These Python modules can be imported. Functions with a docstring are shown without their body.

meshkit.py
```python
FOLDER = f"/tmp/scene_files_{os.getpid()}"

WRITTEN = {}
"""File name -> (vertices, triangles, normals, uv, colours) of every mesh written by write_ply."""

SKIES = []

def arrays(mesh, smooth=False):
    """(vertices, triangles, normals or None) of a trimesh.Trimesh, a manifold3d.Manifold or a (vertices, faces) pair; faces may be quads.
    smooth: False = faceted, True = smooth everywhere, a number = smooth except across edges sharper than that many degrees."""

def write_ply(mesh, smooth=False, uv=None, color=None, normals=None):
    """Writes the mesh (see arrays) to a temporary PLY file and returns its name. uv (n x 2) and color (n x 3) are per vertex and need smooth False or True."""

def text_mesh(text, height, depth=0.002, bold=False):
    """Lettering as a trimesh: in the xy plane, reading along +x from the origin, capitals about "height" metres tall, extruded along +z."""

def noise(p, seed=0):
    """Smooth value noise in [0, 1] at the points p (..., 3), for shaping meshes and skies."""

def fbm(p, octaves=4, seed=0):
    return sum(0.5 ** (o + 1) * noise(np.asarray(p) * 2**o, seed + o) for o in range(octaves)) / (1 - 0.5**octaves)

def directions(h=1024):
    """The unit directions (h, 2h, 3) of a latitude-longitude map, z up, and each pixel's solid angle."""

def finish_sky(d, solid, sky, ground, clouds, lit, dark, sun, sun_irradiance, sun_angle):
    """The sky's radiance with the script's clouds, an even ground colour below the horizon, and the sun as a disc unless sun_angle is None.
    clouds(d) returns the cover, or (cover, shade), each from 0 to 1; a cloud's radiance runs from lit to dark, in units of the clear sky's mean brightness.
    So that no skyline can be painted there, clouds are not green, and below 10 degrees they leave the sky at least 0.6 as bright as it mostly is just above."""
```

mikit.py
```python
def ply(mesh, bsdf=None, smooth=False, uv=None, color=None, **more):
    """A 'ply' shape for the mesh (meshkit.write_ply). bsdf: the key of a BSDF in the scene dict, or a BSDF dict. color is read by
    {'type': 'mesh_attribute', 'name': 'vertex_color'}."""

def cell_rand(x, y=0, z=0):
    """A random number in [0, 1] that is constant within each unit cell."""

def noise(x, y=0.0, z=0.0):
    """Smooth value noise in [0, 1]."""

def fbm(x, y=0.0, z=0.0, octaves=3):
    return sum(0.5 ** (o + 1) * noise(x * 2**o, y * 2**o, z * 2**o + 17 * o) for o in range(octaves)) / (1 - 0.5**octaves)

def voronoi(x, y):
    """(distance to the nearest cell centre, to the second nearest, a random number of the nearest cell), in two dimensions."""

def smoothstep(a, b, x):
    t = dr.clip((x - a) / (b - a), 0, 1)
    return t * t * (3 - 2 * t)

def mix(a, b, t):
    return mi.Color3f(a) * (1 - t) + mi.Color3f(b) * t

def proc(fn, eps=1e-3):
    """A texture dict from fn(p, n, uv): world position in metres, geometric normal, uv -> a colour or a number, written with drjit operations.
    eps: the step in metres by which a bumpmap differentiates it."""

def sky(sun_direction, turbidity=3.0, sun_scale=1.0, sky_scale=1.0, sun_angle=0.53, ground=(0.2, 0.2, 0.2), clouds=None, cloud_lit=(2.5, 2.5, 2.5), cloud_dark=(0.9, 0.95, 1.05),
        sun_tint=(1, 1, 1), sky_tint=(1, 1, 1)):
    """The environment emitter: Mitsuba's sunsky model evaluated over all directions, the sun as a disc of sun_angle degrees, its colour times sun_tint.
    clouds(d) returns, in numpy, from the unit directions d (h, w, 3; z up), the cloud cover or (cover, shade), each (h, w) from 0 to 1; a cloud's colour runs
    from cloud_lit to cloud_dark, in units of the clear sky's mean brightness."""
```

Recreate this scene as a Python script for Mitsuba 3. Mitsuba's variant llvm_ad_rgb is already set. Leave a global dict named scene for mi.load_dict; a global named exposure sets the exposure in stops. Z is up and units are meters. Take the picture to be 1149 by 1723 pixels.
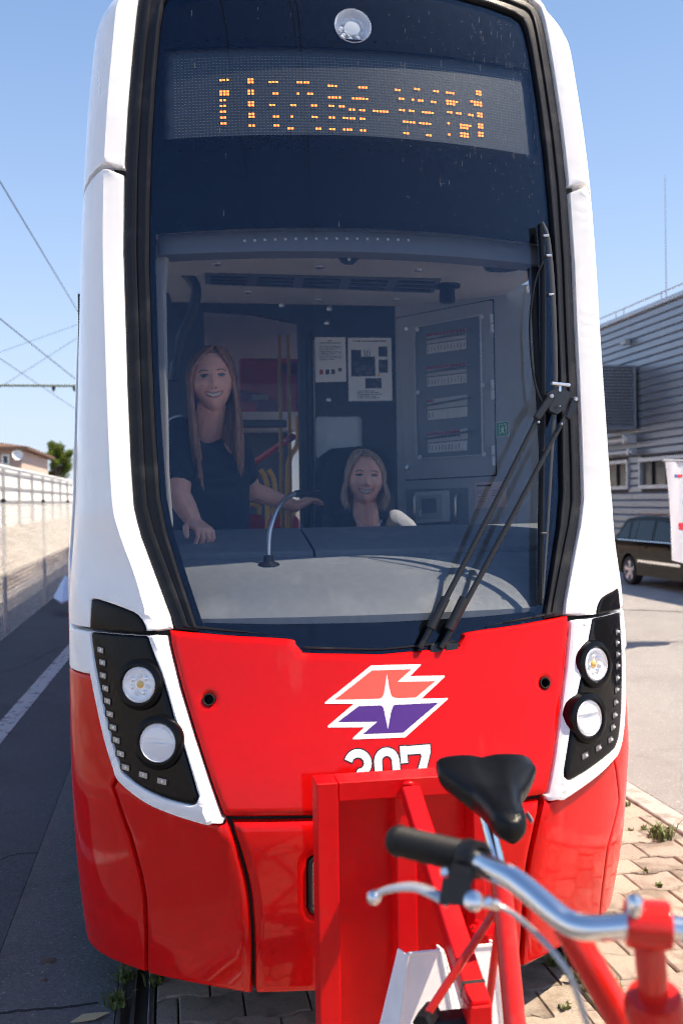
import math, numpy as np, trimesh, mitsuba as mi, drjit as dr, mikit, meshkit
from scipy.interpolate import PchipInterpolator as PC
from scipy.spatial import Delaunay
from shapely.geometry import Polygon, LineString, Point, box as sbox
import shapely, shapely.ops
from mikit import proc, noise, fbm, voronoi, smoothstep, mix, cell_rand
T = mi.ScalarTransform4f
scene, labels = {}, {}
rng = np.random.default_rng(7)

# ------------------------------------------------------------------ camera, sky, exposure
YAW, PITCH, ROLL, XC, HC, FPX = 0.17063, -0.012148, -0.014961, 0.585864, 1.54806, 1675.0
CAM = np.array([0.0, 0.0, HC])
FW = np.array([math.sin(YAW) * math.cos(PITCH), math.cos(YAW) * math.cos(PITCH), math.sin(PITCH)])
E1 = np.array([math.cos(YAW), -math.sin(YAW), 0.0])
E2 = np.cross(E1, FW)
UP = -math.sin(ROLL) * E1 + math.cos(ROLL) * E2
scene['camera'] = {'type': 'thinlens', 'to_world': T().look_at(origin=CAM.tolist(), target=(CAM + FW).tolist(), up=UP.tolist()),
                   'fov': 2 * math.degrees(math.atan(574.5 / FPX)), 'fov_axis': 'x', 'near_clip': 0.05, 'far_clip': 2000.0,
                   'aperture_radius': 0.0042, 'focus_distance': 3.0}
SUN = (0.57, -0.22, 1.0)
def horizon_haze(d):
    return 0.80 * np.exp(-np.degrees(np.arcsin(np.clip(d[..., 2], 0, 1))) / 13.0)
HZ = 1.55
scene['sky'] = mikit.sky(SUN, turbidity=3.0, sun_scale=1.0, sky_scale=1.0, clouds=horizon_haze, cloud_lit=(HZ * 0.90, HZ * 0.955, HZ * 1.05))
exposure = 2.5

# ------------------------------------------------------------------ helpers
def ray(px, py):
    """Direction of the viewing ray through a pixel of the 1149 x 1723 photograph."""
    A, B = px - 574.5, py - 861.5
    a, b = A * math.cos(ROLL) + B * math.sin(ROLL), -A * math.sin(ROLL) + B * math.cos(ROLL)
    return FW * FPX + E1 * a - E2 * b
def aty(px, py, y):
    d = ray(px, py); return CAM + d * ((y - CAM[1]) / d[1])
def atx(px, py, x):
    d = ray(px, py); return CAM + d * ((x - CAM[0]) / d[0])
def atz(px, py, z=0.0):
    d = ray(px, py); return CAM + d * ((z - CAM[2]) / d[2])
def atd(px, py, dist):
    return CAM + ray(px, py) / FPX * dist
def project(X):
    d = np.asarray(X, float) - CAM
    q = np.stack([d @ E1, d @ E2, d @ FW], -1)
    a, b = FPX * q[..., 0] / q[..., 2], -FPX * q[..., 1] / q[..., 2]
    return np.stack([574.5 + a * math.cos(ROLL) - b * math.sin(ROLL), 861.5 + a * math.sin(ROLL) + b * math.cos(ROLL)], -1)

def add(key, mesh, mat, parent=None, smooth=30, uv=None, label=None, cat=None, group=None, kind=None, **kw):
    """One entry of the scene, numbered when its key is taken."""
    base = (parent + '__' if parent else '') + key
    k, i = base, 0
    while k in scene or k in HELD:
        i += 1; k = f'{base}_{i:03d}'
    scene[k] = mikit.ply(mesh, mat, smooth=smooth, uv=uv, **kw)
    tag(k, label, cat, group, kind)
    return k
HELD = set()
def thing(name, label, cat, group=None, kind=None):
    k, i = name, 0
    while k in HELD or k in scene:
        i += 1; k = f'{name}_{i:03d}'
    HELD.add(k); tag(k, label, cat, group, kind)
    return k
def tag(k, label=None, cat=None, group=None, kind=None):
    d = {n: v for n, v in (('label', label), ('category', cat), ('group', group), ('kind', kind)) if v}
    if d: labels[k] = d
def cat_(*ms):
    ms = [m for m in ms if m is not None]
    out = []
    for m in ms:
        out += m if isinstance(m, list) else [m]
    return trimesh.util.concatenate(out)
def box(lo, hi, c=0.0):
    lo, hi = np.asarray(lo, float), np.asarray(hi, float)
    lo, hi = np.minimum(lo, hi), np.maximum(lo, hi)
    if c <= 0:
        m = trimesh.creation.box(extents=hi - lo); m.apply_translation((lo + hi) / 2); return m
    c = min(c, 0.45 * (hi - lo).min())
    pts = []
    for ax in range(3):
        l, h = lo + c, hi - c
        l[ax], h[ax] = lo[ax], hi[ax]
        for i in range(8):
            pts.append([(l, h)[(i >> k) & 1][k] for k in range(3)])
    return trimesh.Trimesh(*hull_(np.array(pts)), process=False)
def hull_(p):
    h = trimesh.convex.convex_hull(p)
    return h.vertices, h.faces
def prism(poly, vec, origin=None, X=None, Y=None):
    """Extrudes a 2D polygon (in the plane origin + x X + y Y) along vec."""
    g = poly if hasattr(poly, 'geom_type') else Polygon(poly)
    out = []
    for q in getattr(g, 'geoms', [g]):
        if q.is_empty or q.area < 1e-9: continue
        m = trimesh.creation.extrude_polygon(q, 1.0, engine='earcut')
        v = np.array(m.vertices)
        o = np.zeros(3) if origin is None else np.asarray(origin, float)
        m = trimesh.Trimesh(o + v[:, :1] * np.asarray(X, float) + v[:, 1:2] * np.asarray(Y, float) + v[:, 2:] * np.asarray(vec, float), m.faces, process=False)
        if m.volume < 0: m.invert()
        out.append(m)
    return trimesh.util.concatenate(out)
def spline(pts, n=8, closed=False):
    p = np.asarray(pts, float)
    if closed: p = np.vstack([p[-1:], p, p[:2]])
    else: p = np.vstack([2 * p[0] - p[1], p, 2 * p[-1] - p[-2]])
    out = []
    for i in range(1, len(p) - 2):
        t = np.linspace(0, 1, n, endpoint=False)[:, None]
        a, b, c, d = p[i - 1], p[i], p[i + 1], p[i + 2]
        out.append(0.5 * ((2 * b) + (c - a) * t + (2 * a - 5 * b + 4 * c - d) * t ** 2 + (3 * b - a - 3 * c + d) * t ** 3))
    out = np.vstack(out)
    return out if closed else np.vstack([out, p[-2:-1]])
def tube(pts, r, sides=10, cap=True, flat=None):
    """A swept tube with a smooth frame; r a number or one per point; flat = (up vector, ratio) squashes it."""
    p = np.asarray(pts, float); n = len(p)
    r = np.broadcast_to(np.asarray(r, float), (n,))
    t = np.gradient(p, axis=0); t /= np.linalg.norm(t, axis=1, keepdims=True) + 1e-12
    up = np.array([0, 0, 1.0]) if abs(t[0][2]) < 0.9 else np.array([1.0, 0, 0])
    if flat is not None: up = np.asarray(flat[0], float)
    A = []; a = np.cross(t[0], up); a /= np.linalg.norm(a)
    for i in range(n):
        if flat is not None: a = np.cross(t[i], up)
        a = a - t[i] * (a @ t[i]); a /= np.linalg.norm(a) + 1e-12; A.append(a)
    A = np.array(A); Bv = np.cross(t, A)
    k = 1.0 if flat is None else flat[1]
    ang = np.arange(sides) * 2 * np.pi / sides
    v = p[:, None] + r[:, None, None] * (np.cos(ang)[None, :, None] * A[:, None] + k * np.sin(ang)[None, :, None] * Bv[:, None])
    v = v.reshape(-1, 3)
    i, j = np.meshgrid(np.arange(n - 1), np.arange(sides), indexing='ij')
    q = np.stack([i * sides + j, i * sides + (j + 1) % sides, (i + 1) * sides + (j + 1) % sides, (i + 1) * sides + j], -1).reshape(-1, 4)
    f = np.vstack([q[:, [0, 1, 2]], q[:, [0, 2, 3]]])
    if cap:
        c0, c1 = len(v), len(v) + 1
        v = np.vstack([v, p[0], p[-1]])
        jj = np.arange(sides)
        f = np.vstack([f, np.stack([np.full(sides, c0), (jj + 1) % sides, jj], 1), np.stack([np.full(sides, c1), (n - 1) * sides + jj, (n - 1) * sides + (jj + 1) % sides], 1)])
    m = trimesh.Trimesh(v, f, process=False)
    return m
def rod(a, b, r, sides=12):
    return tube(np.array([a, b], float), r, sides)
def bar(a, b, w, h, up=(0, 0, 1), c=0.002):
    """A box beam from a to b, w wide and h deep (h along up)."""
    a, b = np.asarray(a, float), np.asarray(b, float); L = np.linalg.norm(b - a); t = (b - a) / L
    s = np.cross(t, up); s /= np.linalg.norm(s); u = np.cross(s, t)
    m = box([-w / 2, 0, -h / 2], [w / 2, L, h / 2], c)
    M = np.eye(4); M[:3, 0], M[:3, 1], M[:3, 2], M[:3, 3] = s, t, u, a
    m.apply_transform(M)
    return m
def lathe(profile, origin, axis, sides=24):
    """Revolves (radius, height) pairs about an axis through origin."""
    pr = np.asarray(profile, float); axis = np.asarray(axis, float) / np.linalg.norm(axis)
    a = np.cross(axis, [0, 0, 1.0] if abs(axis[2]) < 0.9 else [1.0, 0, 0]); a /= np.linalg.norm(a); b = np.cross(axis, a)
    ang = np.arange(sides) * 2 * np.pi / sides
    v = np.asarray(origin, float) + pr[:, None, 1:2] * axis + pr[:, None, :1] * (np.cos(ang)[None, :, None] * a + np.sin(ang)[None, :, None] * b)
    n = len(pr); i, j = np.meshgrid(np.arange(n - 1), np.arange(sides), indexing='ij')
    q = np.stack([i * sides + j, i * sides + (j + 1) % sides, (i + 1) * sides + (j + 1) % sides, (i + 1) * sides + j], -1).reshape(-1, 4)
    m = trimesh.Trimesh(v.reshape(-1, 3), np.vstack([q[:, [0, 1, 2]], q[:, [0, 2, 3]]]), process=False)
    m.merge_vertices(); m.update_faces(m.nondegenerate_faces())
    return m
def ball(c, r, sub=2, s=(1, 1, 1)):
    m = trimesh.creation.icosphere(subdivisions=sub, radius=1.0)
    m.apply_scale(np.asarray(s, float) * r); m.apply_translation(c)
    return m

# ------------------------------------------------------------------ materials
def rgb(*c): return {'type': 'rgb', 'value': list(c)}
def two(b): return {'type': 'twosided', 'bsdf': b}
def mat(name, color, rough=0.5, metal=0.0, coat=0.0, spec=0.5, coat_gloss=0.9, bump=None, eps=1e-3, **kw):
    col = color if isinstance(color, dict) else rgb(*color)
    b = {'type': 'principled', 'base_color': col, 'roughness': rough, 'metallic': metal, 'specular': spec, **kw}
    if coat: b |= {'clearcoat': coat, 'clearcoat_gloss': coat_gloss}
    if bump is not None: b = {'type': 'bumpmap', 'arbitrary': proc(bump, eps), 'bsdf': b, 'scale': 1.0}
    scene[name] = two(b)
    return name
def dirt(base, amount=0.12, scale=9.0, tone=(0.5, 0.47, 0.42)):
    def fn(p, n, uv):
        w = fbm(p.x * scale, p.y * scale, p.z * scale, octaves=4)
        k = smoothstep(0.5, 0.85, w) * amount
        return mix(base, tone, k) * (1.0 - 0.10 * (noise(p.x * 60, p.y * 60, p.z * 25) - 0.5) * amount * 8)
    return proc(fn)
def streaks(base, amount=0.1, tone=(0.55, 0.5, 0.45)):
    """Paint with faint run-off streaks down it and road dust near the ground."""
    def fn(p, n, uv):
        st = noise(p.x * 55, p.y * 55, p.z * 1.6) * noise(p.x * 9 + 3, p.y * 9, p.z * 3)
        k = smoothstep(0.33, 0.75, st) * amount + smoothstep(0.75, 0.1, p.z) * amount * 0.7 * fbm(p.x * 14, p.y * 14, p.z * 20)
        return mix(base, tone, k)
    return proc(fn)
mat('mat_red_paint', streaks((0.62, 0.004, 0.004), 0.03), 0.07, spec=0.30)
mat('mat_white_paint', streaks((0.85, 0.85, 0.86), 0.08), 0.12)
mat('mat_gloss_black', (0.004, 0.004, 0.005), 0.05, spec=0.20)
mat('mat_rubber', dirt((0.014, 0.014, 0.017), 0.04, 14.0), 0.36, spec=0.28)
mat('mat_gap', (0.004, 0.004, 0.004), 0.7)
mat('mat_chrome', (0.85, 0.86, 0.88), 0.10, metal=1.0)
mat('mat_steel', dirt((0.55, 0.55, 0.56), 0.2), 0.3, metal=1.0)
mat('mat_black_plastic', (0.008, 0.008, 0.010), 0.38, spec=0.3)
mat('mat_black_metal', (0.014, 0.014, 0.016), 0.22)
mat('mat_logo_white', (0.82, 0.82, 0.82), 0.35)
mat('mat_logo_coral', (0.80, 0.10, 0.07), 0.35)
mat('mat_logo_violet', (0.075, 0.022, 0.21), 0.35)
mat('mat_number_black', (0.02, 0.02, 0.03), 0.35)
scene['mat_windscreen'] = {'type': 'thindielectric', 'int_ior': 1.52, 'specular_reflectance': rgb(0.22, 0.345, 0.56), 'specular_transmittance': rgb(0.84, 0.88, 0.92)}
scene['mat_side_glass'] = {'type': 'thindielectric', 'int_ior': 1.6, 'specular_transmittance': rgb(0.80, 0.84, 0.86)}
scene['mat_saloon_side_glass'] = {'type': 'thindielectric', 'int_ior': 1.6, 'specular_transmittance': rgb(0.50, 0.50, 0.50)}
scene['mat_clear_glass'] = {'type': 'thindielectric', 'int_ior': 1.5}
mat('mat_reflector', (0.86, 0.86, 0.88), 0.28, metal=0.15)
mat('mat_lens_white', (0.75, 0.76, 0.78), 0.2)

# ------------------------------------------------------------------ the tram's nose: P(s, z) -> point
CZ = np.array
_y0 = PC([0.0, .10, .20, .45, .62, .70, 1.0, 1.12, 1.2, 1.5, 2.0, 2.55, 2.93, 3.15, 3.3, 3.42, 3.5], [2.76, 2.725, 2.69, 2.65, 2.645, 2.655, 2.735, 2.765, 2.785, 2.85, 2.895, 2.935, 2.985, 3.03, 3.11, 3.25, 3.45])
_IZ = PC([.60, .70, .79, .91, 1.03, 1.15, 1.195, 1.25, 1.34, 1.45, 1.53, 1.65, 1.9, 2.3, 2.55, 2.74, 2.93, 3.08, 3.2, 3.5], [.43, .457, .487, .525, .558, .584, .594, .609, .633, .670, .690, .697, .704, .710, .704, .692, .675, .658, .60, .5])
_zz = np.concatenate([[0, .2, .45, .62], np.arange(.72, 3.5, .05)]); 
_ur = PC(_zz, np.concatenate([[.39, .39, .425, .455], _IZ(_zz[4:]) + .040]))
def crest(s, z):
    """Extra height of the white shell: it rises from its inner edge to the corner line, then runs on round the corner."""
    a, zc = np.abs(s), np.clip(z, .6, 3.5)
    ft = np.clip((3.16 - zc) / .12, 0, 1) * np.clip((1.06 - a) / .24, 0, 1)
    i_ = _IZ(zc) + .004
    return .021 * np.clip((a - i_) / np.maximum(_ur(zc) - i_, .01), 0, 1) * ft * ft * (3 - 2 * ft)
_W = PC([0, .3, .6, 1.2, 2.0, 2.55, 3.0, 3.15, 3.3, 3.5], [.84, .875, .893, .903, .885, .855, .812, .775, .71, .52])
_k = PC([0, 1.3, 2.5, 3.5], [.20, .20, .27, .27])
_th = PC([0, .6, 1.2, 1.6, 2.5, 3.5], [.60, .58, .62, .90, .96, .96])
def P(s, z):
    s, z = np.asarray(s, float), np.asarray(z, float)
    zc = np.clip(z, 0, 3.5)
    y0, ur, W, k, th = _y0(zc), _ur(zc), _W(zc), _k(zc), np.tan(_th(zc))
    W = W - (s < 0) * (.012 + .014 * np.clip((zc - 1.25) / .25, 0, 1))
    a, sg = np.abs(s), np.sign(s)
    yr = y0 + k * ur ** 2
    p1u = W - 0.012; p1y = yr + (p1u - ur) * th
    p2u, p2y = W, p1y + 0.17
    L = 0.9 * (np.hypot(p1u - ur, p1y - yr) + 0.17)
    t = np.clip((a - ur) / L, 0, 1)
    bu = (1 - t) ** 2 * ur + 2 * t * (1 - t) * p1u + t * t * p2u
    by = (1 - t) ** 2 * yr + 2 * t * (1 - t) * p1y + t * t * p2y
    ex = np.maximum(a - ur - L, 0)
    bu = bu + np.minimum(ex, 2.6) * 0.100; by = by + ex
    u = np.where(a <= ur, a, bu); y = np.where(a <= ur, y0 + k * a ** 2, by)
    return np.stack([XC + sg * u, y, z + 0 * s], -1)
def s_end(z):
    """The s at which the corner has turned into the side."""
    z = np.asarray(z, float); y0, ur, W, th = _y0(z), _ur(z), _W(z), np.tan(_th(z))
    return ur + 0.9 * (np.hypot(W - 0.012 - ur, (W - 0.012 - ur) * th) + 0.17)
def N(s, z):
    e = 4e-3
    n = np.cross(P(s + e, z) - P(s - e, z), P(s, z + e) - P(s, z - e))
    return n / np.linalg.norm(n, axis=-1, keepdims=True)
_gs, _gz = np.meshgrid(np.linspace(-1.5, 1.5, 401), np.linspace(0, 3.48, 349))
_gp = project(P(_gs, _gz)); _gv = np.einsum('...k,...k', N(_gs, _gz), CAM - P(_gs, _gz)) > 0
_gp[~_gv] = 1e6
_gq = P(_gs, _gz) + N(_gs, _gz) * (.009 + crest(_gs, _gz))[..., None]
_gqn = np.cross(np.gradient(_gq, axis=1), np.gradient(_gq, axis=0)); _gqv = np.einsum('...k,...k', _gqn, CAM - _gq) > 0; _gq = project(_gq); _gq[~_gqv] = 1e6
def sz(pts, off=None):
    """Pixels of the photograph -> (s, z) on the nose, or on the raised shell that stands off it."""
    out = []
    Q = P if off is None else (lambda s, z: P(s, z) + N(s, z) * (off + crest(s, z)))
    for q in np.asarray(pts, float).reshape(-1, 2):
        i = np.argmin((((_gp if off is None else _gq) - q) ** 2).sum(-1)); s, z = _gs.flat[i], _gz.flat[i]
        for _ in range(8):
            e = 1e-4; f0 = project(Q(s, z)) - q
            J = np.stack([(project(Q(s + e, z)) - q - f0) / e, (project(Q(s, z + e)) - q - f0) / e], 1)
            try: d = np.linalg.solve(J, -f0)
            except np.linalg.LinAlgError: break
            d = np.clip(d, -0.03, 0.03); s, z = s + d[0], z + d[1]
        if np.abs(project(Q(s, z)) - q).max() > 3: s, z = _gs.flat[i], _gz.flat[i]
        out.append((s, z))
    return np.array(out)
def onto(px, py, off=0.0):
    s, z = sz([(px, py)])[0]
    return P(s, z) + N(s, z) * off
def round_poly(g, r):
    return g.buffer(-r, join_style=1).buffer(2 * r, join_style=1).buffer(-r, join_style=1)
def patch(g, off=0.0, thick=0.03, r=0.006, h=0.024, xo=False):
    """A panel of that outline in (s, z), lying on the nose surface, with rounded edges and side walls."""
    g = g if hasattr(g, 'geom_type') else Polygon(g)
    g = g.buffer(0)
    if g.geom_type == 'MultiPolygon':
        return cat_(*[patch(q, off, thick, r, h, xo) for q in g.geoms if q.area > 1e-5])
    def dens(ring, step):
        ring = np.asarray(ring.coords)[:-1]; o = []
        for a, b in zip(ring, np.roll(ring, -1, 0)):
            n = max(1, int(np.ceil(np.linalg.norm(b - a) / step)))
            o.append(a + (b - a) * np.linspace(0, 1, n, endpoint=False)[:, None])
        return np.vstack(o)
    g = shapely.geometry.polygon.orient(g.simplify(0.0006))
    hb = h if r <= 0 else float(np.clip(r * .55, .004, h))
    loops = [dens(q, hb) for q in [g.exterior, *g.interiors]]
    pts, offs = [np.vstack(loops)], [np.full(sum(map(len, loops)), off - r)]
    for d in ((0.3 * r, r) if r > 0 else ()):
        q = g.buffer(-d, join_style=2)
        drop = r - math.sqrt(max(r * r - (r - d) ** 2, 0))
        for w in getattr(q, 'geoms', [q]):
            if w.is_empty: continue
            for rg in [w.exterior, *w.interiors]:
                c = dens(rg, hb); pts.append(c); offs.append(np.full(len(c), off - drop))
    if r > 0:
        q = g.buffer(-r - .5 * (hb + h) * .8)
        for w in getattr(q, 'geoms', [q]):
            if not w.is_empty:
                for rg in [w.exterior, *w.interiors]: c = dens(rg, (hb + h) / 2); pts.append(c); offs.append(np.full(len(c), off))
    q = g.buffer(-r - (0.45 * h if r <= 0 else .4 * (hb + h) + .45 * h))
    if not q.is_empty:
        x0, z0, x1, z1 = q.bounds
        X, Z = np.meshgrid(np.arange(x0, x1 + h, h), np.arange(z0, z1 + h, h * 0.866)); X = X + (np.arange(len(X)) % 2)[:, None] * h / 2
        c = np.stack([X.ravel(), Z.ravel()], 1); c = c[shapely.contains_xy(q, c[:, 0], c[:, 1])]
        rid = lambda zz: _ur(np.clip(zz, 0, 3.5))
        c = c[np.abs(np.abs(c[:, 0]) - rid(c[:, 1])) > (0.75 if xo else 0.4) * h]
        zz = np.arange(z0, z1, h * (0.3 if xo else 0.5)); rd = np.vstack([np.stack([sg * rid(zz), zz], 1) for sg in (-1, 1)])
        rd = rd[shapely.contains_xy(q, rd[:, 0], rd[:, 1])]
        c = np.vstack([c, rd]); pts.append(c); offs.append(np.full(len(c), off))
    pts, offs = np.vstack(pts), np.concatenate(offs)
    if xo: offs = offs + crest(pts[:, 0], pts[:, 1])
    tri = Delaunay(pts).simplices
    cen = pts[tri].mean(1); tri = tri[shapely.contains_xy(g, cen[:, 0], cen[:, 1])]
    a, b, c = pts[tri[:, 0]], pts[tri[:, 1]], pts[tri[:, 2]]
    cr = (b[:, 0] - a[:, 0]) * (c[:, 1] - a[:, 1]) - (b[:, 1] - a[:, 1]) * (c[:, 0] - a[:, 0])
    tri = tri[np.abs(cr) > 1e-9]; cr = cr[np.abs(cr) > 1e-9]
    tri[cr < 0] = tri[cr < 0][:, ::-1]
    base, nn = P(pts[:, 0], pts[:, 1]), N(pts[:, 0], pts[:, 1])
    v, f = [base + nn * offs[:, None]], [tri]
    n, k = len(pts), 0
    if thick > 0:
        for lp in loops:
            m = len(lp); i = np.arange(m); j = (i + 1) % m
            v.append(base[k:k + m] + nn[k:k + m] * (offs[k:k + m, None] - thick))
            f += [np.stack([n + i, n + j, k + j], 1), np.stack([n + i, k + j, k + i], 1)]
            k += m; n += m
    v = np.vstack(v)
    if not xo: return trimesh.Trimesh(v, np.vstack(f), process=False)
    cs_ = np.abs(pts[tri][:, :, 0]).mean(1); inn_ = cs_ < _ur(np.clip(pts[tri][:, :, 1].mean(1), 0, 3.5))
    out = []
    for fs in (tri[inn_], tri[~inn_], *([np.vstack(f[1:])] if len(f) > 1 else [])):   # a crisp crest: the two sides share no vertices
        if len(fs):
            ids, inv = np.unique(fs, return_inverse=True); out.append(trimesh.Trimesh(v[ids], inv.reshape(-1, 3), process=False))
    return trimesh.util.concatenate(out)
def px(*pts): return Polygon(sz(pts))

def sym(pts):
    """A closed outline from its right half, top to bottom."""
    p = np.asarray(pts, float)
    return Polygon(np.vstack([p, (p * [-1, 1])[::-1]]))
def flip(g): return shapely.affinity.scale(g, -1, 1, origin=(0, 0))
def wrap(mesh, s0, z0, off):
    """Bends a flat mesh (x right, y up, z out) onto the nose."""
    v = np.array(mesh.vertices)
    return trimesh.Trimesh(P(s0 + v[:, 0], z0 + v[:, 1]) + N(s0 + v[:, 0], z0 + v[:, 1]) * (off + v[:, 2:3]), mesh.faces, process=False)

# ------------------------------------------------------------------ the tram
TRAM = thing('tram', 'red and white low-floor tram with number 307 on its nose, two women in its cab', 'tram')
FO = np.array([(.0, 3.215), (.30, 3.21), (.52, 3.198), (.60, 3.185), (.632, 3.165), (.648, 3.13), (.656, 3.08), (.672, 2.93), (.689, 2.74), (.701, 2.55), (.707, 2.3), (.701, 1.9), (.694, 1.65), (.687, 1.53), (.667, 1.45), (.628, 1.34), (.586, 1.222), (.578, 1.195), (.565, 1.165), (.28, 1.13), (.24, 1.10), (0, 1.085)])
FI = np.array([(.0, 3.150), (.30, 3.142), (.45, 3.128), (.54, 3.114), (.568, 3.10), (.580, 3.07), (.592, 3.0), (.608, 2.84), (.622, 2.65), (.632, 2.45), (.637, 2.25), (.632, 1.95), (.627, 1.78), (.615, 1.56), (.597, 1.46), (.562, 1.34), (.520, 1.205), (.51, 1.18), (.50, 1.165), (.26, 1.13), (.23, 1.10), (0, 1.085)])
gFO, gFI = sym(FO), sym(FI)
HOODTOP = np.array([(0, 1.108), (.205, 1.118), (.226, 1.124), (.242, 1.142), (.262, 1.158), (.42, 1.17), (.592, 1.187)])
def xof(curve, z):
    c = np.array(sorted(curve, key=lambda q: q[1])); return np.interp(z, c[:, 1], c[:, 0])
# hood
GAPL = np.abs(sz([(383, 1375), (392.5, 1402), (407, 1448), (416.5, 1473), (423, 1502), (424, 1560), (424, 1659)]))
GAPR = np.abs(sz([(911, 1346), (905, 1370), (898.6, 1394), (888, 1467), (880, 1528), (877, 1572), (874, 1616)]))
zg = np.linspace(.215, .69, 14)
sg_ = (np.interp(zg, GAPL[::-1, 1], GAPL[::-1, 0]) + np.interp(zg, GAPR[::-1, 1], GAPR[::-1, 0])) / 2
HOODTOP = np.vstack([HOODTOP[:1], spline(HOODTOP, 6)[1:]])
hood = sym(np.vstack([HOODTOP, [(.588, 1.15), (.560, 1.03), (.525, .91), (.487, .79), (.457, .703), (.445, .697), (0, .690)]]))
holes = [Point(*((sz([(352.5, 1178)])[0]))).buffer(.0135), Point(*(sz([(913, 1150)])[0])).buffer(.0135)]
hood_k = add('hood', patch(hood.difference(shapely.union_all(holes)), .014, .03, .014, .02), 'mat_red_paint', TRAM, 35)
for q in holes:
    c = q.centroid; p0, n0 = P(c.x, c.y), N(c.x, c.y)
    add('tow_hole', lathe([(.0125, .001), (.0138, .004), (.0165, .004), (.0175, .0), (.0125, -.001), (.0125, -.04), (0, -.04)], p0 + n0 * .0125, n0, 28), 'mat_red_paint' if 0 else 'mat_gap', hood_k, 30)
# logo and number on the hood
def lg(pts): return px(*[(530 + a / 4.7875, 1100 + b / 4.7875) for a, b in pts])
up_w = lg([(80, 402), (445, 105), (835, 95), (738, 192), (1026, 187), (830, 372), (560, 400)]).buffer(.0025)
lo_w = lg([(1050, 368), (715, 672), (305, 688), (408, 590), (104, 592), (320, 405), (560, 380)]).buffer(.0025)
star = lg(np.vstack([spline([(570, 165), (590, 280), (612, 348), (660, 362)], 5), spline([(660, 398), (622, 425), (600, 490), (578, 615)], 5), spline([(578, 615), (553, 490), (535, 430), (490, 415)], 5), spline([(490, 372), (535, 352), (552, 290), (570, 165)], 5)]))
red_in = lg([(155, 374), (450, 140), (765, 130), (652, 232), (955, 225), (800, 357)]).difference(star)
vio_in = lg([(345, 428), (980, 400), (700, 640), (380, 652), (495, 552), (180, 555)]).difference(star)
lk = add('emblem', patch(up_w.union(lo_w).union(star), .0152, .001, .0002, .03), 'mat_logo_white', hood_k, 30, label='white-edged emblem of two slanted blocks with a four-pointed star')
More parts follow.
